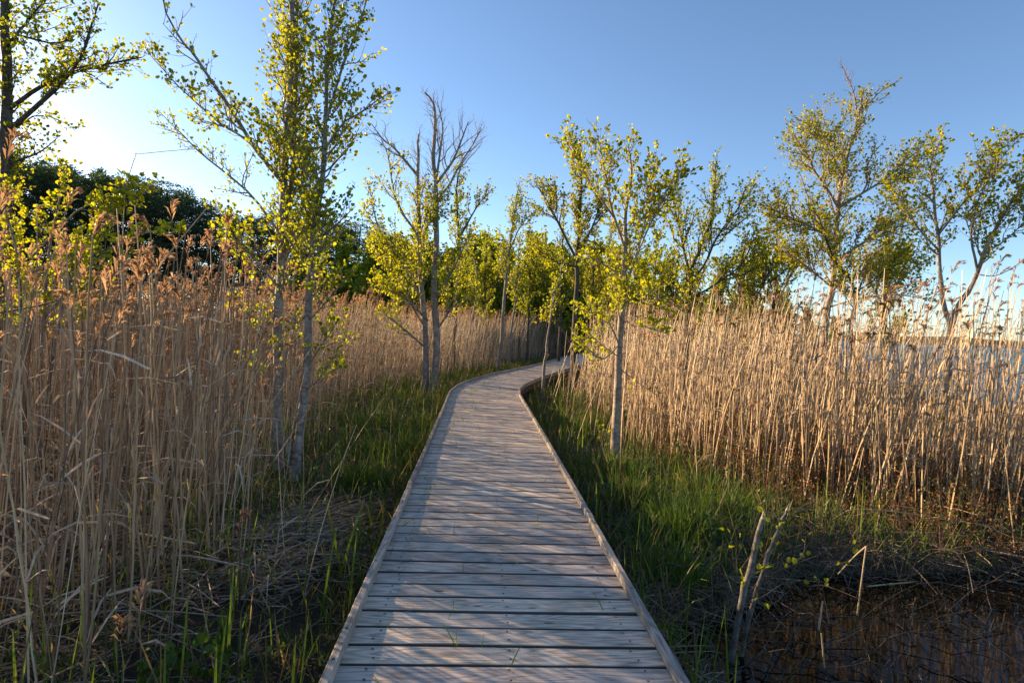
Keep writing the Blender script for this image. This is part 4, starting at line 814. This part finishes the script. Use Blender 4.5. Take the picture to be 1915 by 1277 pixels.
# ------------------------------------------------------------------ undergrowth
def scatter(n, x0, x1, y0, y1, r): return r.uniform(x0, x1, n), y0 + (y1 - y0) * r.random(n) ** 1.5
def grass():
    r = np.random.default_rng(101); b = MB(); n = 190000; x, y = scatter(n, -6, 9, 1.2, 30, r); ld = left_d(x, y); rd = right_d(x, y); pd = path_d(x, y)
    patch = .5 + .5 * np.sin(x * 2.3 + 1.7 * np.sin(y * 1.3)) * np.sin(y * 1.9 + x)
    ok = (pd > HALF + .05) & (ld < .9) & (rd < .9) & (pool_d(x, y) < .12); den = np.where((ld > .1) | (rd > .1), .30, .18 + .75 * patch ** 1.5) * np.where((x > 0) & (y < 4.2), .6, 1)
    litter = np.exp(-((x + 1.75) ** 2 / .55 + (y - 4.55) ** 2 / 1.6)); den = den * (1 - .8 * litter) * np.where(x > 2.2, np.clip(1 - (x - 2.2) / 1.6, .85, 1), 1) * np.where((x < -1.2) & (y < 4.2), .8, 1); den = np.where(pd < HALF + .38, np.maximum(den, .55), den) * np.where(y < 3.6, .9, 1)
    ok &= r.random(n) < den; x, y = x[ok], y[ok]; n = len(x); print('grass', n)
    p0 = np.stack([x, y, gz(x, y) - .02], -1); tuft = np.floor(x * 3.1) * 12.9 + np.floor(y * 3.1) * 78.2; th = (np.sin(tuft) * 43758.5) % 1.0
    d = unit(r.normal(0, .28, (n, 3)) * [1, 1, 0] + [0, 0, 1]); L = r.uniform(.16, .48, n) * (.65 + .9 * th); w = r.uniform(.002, .0045, n) * (1 + y * .05)
    val = np.clip(r.normal(.48, .2, n) + .15 * (th - .5), 0, .86); val = np.where(r.random(n) < np.where(x > 0, .3, .24), r.uniform(.88, 1, n), val)
    ribbons(b, p0, d, L, w, r.uniform(.05, .5, n), val, 0, r)
    # lush sedge tussocks
    for c, m, ln, sp in [((1.55, 5.0), 900, .62, .30), ((1.35, 5.9), 600, .5, .28), ((2.1, 5.6), 600, .5, .3), ((-1.6, 8.2), 1900, .5, .95), ((-2.2, 9.8), 1400, .45, .9), ((1.4, 7.2), 800, .5, .6), ((1.1, 10.5), 900, .45, .7), ((-1.6, 6.3), 500, .45, .3), ((2.4, 6.6), 700, .5, .5), ((1.3, 4.2), 450, .5, .22)]:
        q = np.stack([c[0] + r.normal(0, sp * .45, m), c[1] + r.normal(0, sp * .45, m), np.zeros(m)], -1); k = path_d(q[:, 0], q[:, 1]) > HALF + .05; q = q[k]; m = len(q); q[:, 2] = gz(q[:, 0], q[:, 1]) - .02
        d = unit((q - [c[0], c[1], 0]) * [1, 1, 0] * 1.3 + r.normal(0, .22, (m, 3)) * [1, 1, 0] + [0, 0, 1]); ribbons(b, q, d, r.uniform(.5, 1.1, m) * ln, r.uniform(.0025, .0045, m), r.uniform(.2, .8, m), np.clip(r.normal(.6, .13, m), 0, .84), 0, r)
    # broad upright young shoots
    m = 420; x, y = scatter(m, -3.2, 3.4, 2.2, 15, r); k = (path_d(x, y) > HALF + .1) & (left_d(x, y) < .5) & (right_d(x, y) < .7) & (pool_d(x, y) < .2); x, y = x[k], y[k]; m = len(x)
    ribbons(b, np.stack([x, y, gz(x, y) - .02], -1), unit(r.normal(0, .10, (m, 3)) + [0, 0, 1]), r.uniform(.35, .75, m), r.uniform(.005, .009, m), r.uniform(0, .12, m), r.uniform(.66, .84, m), 0, r)
    # blades that come up between the planks
    m = 150; s_ = .45 + PITCHP * r.integers(24, 130, m); q = []
    for s1 in s_:
        p, nn = path_at(.345 + PITCHP * round(s1 / PITCHP)); x1 = r.choice([r.uniform(-.69, .69), r.normal(-.55, .08), r.normal(-.25, .1)]); q.append([*(p + nn * np.clip(x1, -.69, .69)), -.02])
    q = np.repeat(np.array(q), 2, 0); m = len(q); ribbons(b, q, unit(r.normal(0, .35, (m, 3)) + [0, 0, 1]), r.uniform(.06, .2, m), r.uniform(.0018, .0036, m), r.uniform(.1, .8, m), r.uniform(.62, .84, m), 0, r)
    tag(b.build('grass', M['grass'], smooth=False), 'green marsh grass and sedge beside and between the planks of the boardwalk', 'grass', kind='stuff')
grass()
def weeds():
    r = np.random.default_rng(141); lv = Leaves(); b = MB(); n = 0
    while n < 240:
        x, y = r.uniform(-2.6, 3.0), r.uniform(2.2, 11); a = (np.array([x]), np.array([y]))
        if path_d(*a)[0] < HALF + .08 or left_d(*a)[0] > .4 or right_d(*a)[0] > .4 or pool_d(*a)[0] > -.05: continue
        n += 1; P0 = np.array([x, y, float(gz(x, y)) - .01]); h = r.uniform(.08, .32)
        for _ in range(int(r.integers(1, 4))):
            e = P0 + np.array([r.normal(0, .07), r.normal(0, .07), h * r.uniform(.6, 1.1)]); Q = smooth(np.array([P0, (P0 + e) / 2 + r.normal(0, .012, 3), e]), 5); b.tube(Q, np.linspace(.0025, .0012, 5), 3, 0, .4)
            for i in range(1, 5):
                for _ in range(2): lv.put(Q[i], unit(r.normal(0, .8, 3) + [0, 0, .25]), r.uniform(.02, .055))
    nn = len(lv.p); P = np.array(lv.p); D = unit(np.array(lv.d)); S = np.array(lv.s)[:, None]; W = unit(np.cross(D, r.normal(0, 1, (nn, 3)) + [0, 0, .5])) * S * .32
    V = np.stack([P, P + D * S * .45 + W, P + D * S, P + D * S * .45 - W], 1); b.add(V.reshape(-1, 3), np.arange(nn * 4).reshape(-1, 4), 1, np.repeat(r.random(nn) * .8, 4))
    tag(b.build('weeds', [M['bark'], M['leaf_round']], smooth=False), 'small broad-leaved weeds scattered in the grass beside the boardwalk', 'weeds', kind='stuff')
weeds()
def litter():
    r = np.random.default_rng(111); b = MB(); n = 150000; x, y = scatter(n, -6, 8, 1.2, 16, r); ld = left_d(x, y); rd = right_d(x, y)
    mat_ = np.exp(-((x + 1.65) ** 2 / .30 + (y - 4.6) ** 2 / 1.1)); den = .05 + 1.0 * mat_ + .14 * ((ld > 0) | (rd > 0)) + .55 * np.exp(-((x - 1.6) ** 2 / .3 + (y - 3.9) ** 2 / .8)) + .35 * np.exp(-(pool_d(x, y) / .35) ** 2)
    ok = (path_d(x, y) > HALF + .03) & (r.random(n) < den) & (pool_d(x, y) < .3) & (ld < 2.5) & (rd < 2.5); x, y = x[ok], y[ok]; n = len(x); print('litter', n)
    m_ = mat_[ok]; p0 = np.stack([x, y, gz(x, y) + r.uniform(0, .03, n) + .15 * m_ * r.random(n)], -1); a = np.where(r.random(n) < .45 * m_ + .1, r.normal(.75, .5, n), r.uniform(0, 6.28, n))
    d = unit(np.stack([np.cos(a), np.sin(a), r.normal(.08, .16, n)], -1)); ribbons(b, p0, d, r.uniform(.08, .5, n), r.uniform(.0018, .0055, n) * (1 + .4 * m_), r.uniform(0, .25, n), np.clip(r.normal(.38, .22, n) + .2 * m_, 0, 1), 0, r)
    # whole dead stems fallen among the reeds at the lower left and along the front of the right bed
    for (x0, x1, y0, y1, m) in ((-3.6, -1.0, 1.9, 5.2, 230), (2.2, 7, 5.0, 8, 160)):
        x = r.uniform(x0, x1, m); y = r.uniform(y0, y1, m); k = (path_d(x, y) > HALF + .5) & (pool_d(x, y) < 0); x, y = x[k], y[k]
        for q in range(len(x)):
            a = r.uniform(0, 6.28); L = r.uniform(.4, 1.3); d = np.array([math.cos(a), math.sin(a), r.uniform(.02, .35)]); t = np.linspace(0, 1, 5)[:, None]; c = np.array([x[q], y[q], float(gz(x[q], y[q])) + .02]); P = c + d * L * t + np.array([0, 0, -.12]) * L * t ** 2
            if np.min(path_d(P[:, 0], P[:, 1])) < HALF + .04: continue
            b.tube(P, np.linspace(.0045, .003, 5), 4, 0, r.uniform(.15, .8))
    # dead blades hanging over the rim
    m = 60000; x = r.uniform(.8, 8, m); y = r.uniform(1.2, 6.5, m); pdp = pool_d(x, y); k = (pdp > -.6) & (pdp < .12) & (path_d(x, y) > HALF + .05) & (r.random(m) < .32); x, y = x[k], y[k]; m = len(x)
    to = unit(np.stack([4.0 - x, 3.0 - y, np.zeros(m)], -1)); d = unit(to * .5 + r.normal(0, .5, (m, 3)) * [1, 1, .3] + [0, 0, .45])
    ribbons(b, np.stack([x, y, gz(x, y)], -1), d, r.uniform(.1, .42, m), r.uniform(.0015, .0035, m), r.uniform(.4, 1.3, m), np.clip(r.normal(.2, .16, m), 0, 1), 0, r)
    # floating bits on the pool and at its rim
    m = 260; x = r.uniform(1.3, 6.6, m); y = r.uniform(1.6, 5.2, m); pdp = pool_d(x, y); k = (pdp > -.1) & (r.random(m) < np.exp(-np.clip(pdp, 0, 2) * 2.2)); x, y = x[k], y[k]; m = len(x); a = r.uniform(0, 6.28, m)
    ribbons(b, np.stack([x, y, np.full(m, -.494)], -1), np.stack([np.cos(a), np.sin(a), r.uniform(0, .25, m)], -1), r.uniform(.08, .4, m), r.uniform(.002, .004, m), np.zeros(m), np.clip(r.normal(.25, .2, m), 0, 1), 0, r)
    m = 46; q = []; 
    for s1 in r.uniform(2, 14, m): p, nn = path_at(s1 - seg[0] * 0); q.append([*(p + nn * r.uniform(-.68, .68)), .0065])
    a = r.uniform(0, 6.28, m); ribbons(b, np.array(q), np.stack([np.cos(a), np.sin(a), 0 * a + .03], -1), r.uniform(.02, .12, m), r.uniform(.001, .003, m), np.zeros(m), r.uniform(.3, 1, m), 0, r)
    tag(b.build('reed_litter', M['straw'], smooth=False), 'dead reed straw lying in mats on the marsh ground', 'straw', kind='stuff')
litter()
def bog_plants():
    r = np.random.default_rng(121); b = MB(); lv = Leaves(); n = 0
    while n < 1300:
        x, y = r.uniform(2.2, 8.5), r.uniform(4.6, 9.5); d = float(right_d(np.array([x]), np.array([y]))[0]); k = float(pool_d(np.array([x]), np.array([y]))[0])
        if not (-1.0 < d < 1.4) or k > .12 or (x < 2.9 and r.random() < .75) or (d < -.4 and r.random() < .6): continue
        n += 1; g = float(gz(x, y)); h = r.uniform(.3, .85) * (1.15 if d > .2 else .8); P0 = np.array([x, y, g - .02])
        for _ in range(3):
            e = P0 + np.array([r.normal(0, .12), r.normal(0, .12), h * r.uniform(.6, 1.1)]); Q = smooth(np.array([P0, (P0 + e) / 2 + r.normal(0, .02, 3), e]), 5); b.tube(Q, np.linspace(.0035, .0014, 5), 3, 0, .2)
            for i in range(1, 5):
                for _ in range(4): lv.put(Q[i] + r.normal(0, .025, 3), unit(r.normal(0, .6, 3) + [0, 0, .6]), r.uniform(.012, .028))
    nn = len(lv.p); P = np.array(lv.p); D = unit(np.array(lv.d)); S = np.array(lv.s)[:, None]; W = unit(np.cross(D, r.normal(0, 1, (nn, 3)))) * S * .4
    V = np.stack([P, P + D * S * .5 + W, P + D * S, P + D * S * .5 - W], 1); b.add(V.reshape(-1, 3), np.arange(nn * 4).reshape(-1, 4), 1, np.repeat(r.random(nn), 4))
    tag(b.build('undergrowth', [M['bark_dark'], M['myrtle']], smooth=False), 'rust-red low bog shrubs at the foot of the right-hand reeds', 'undergrowth', kind='stuff')
bog_plants()
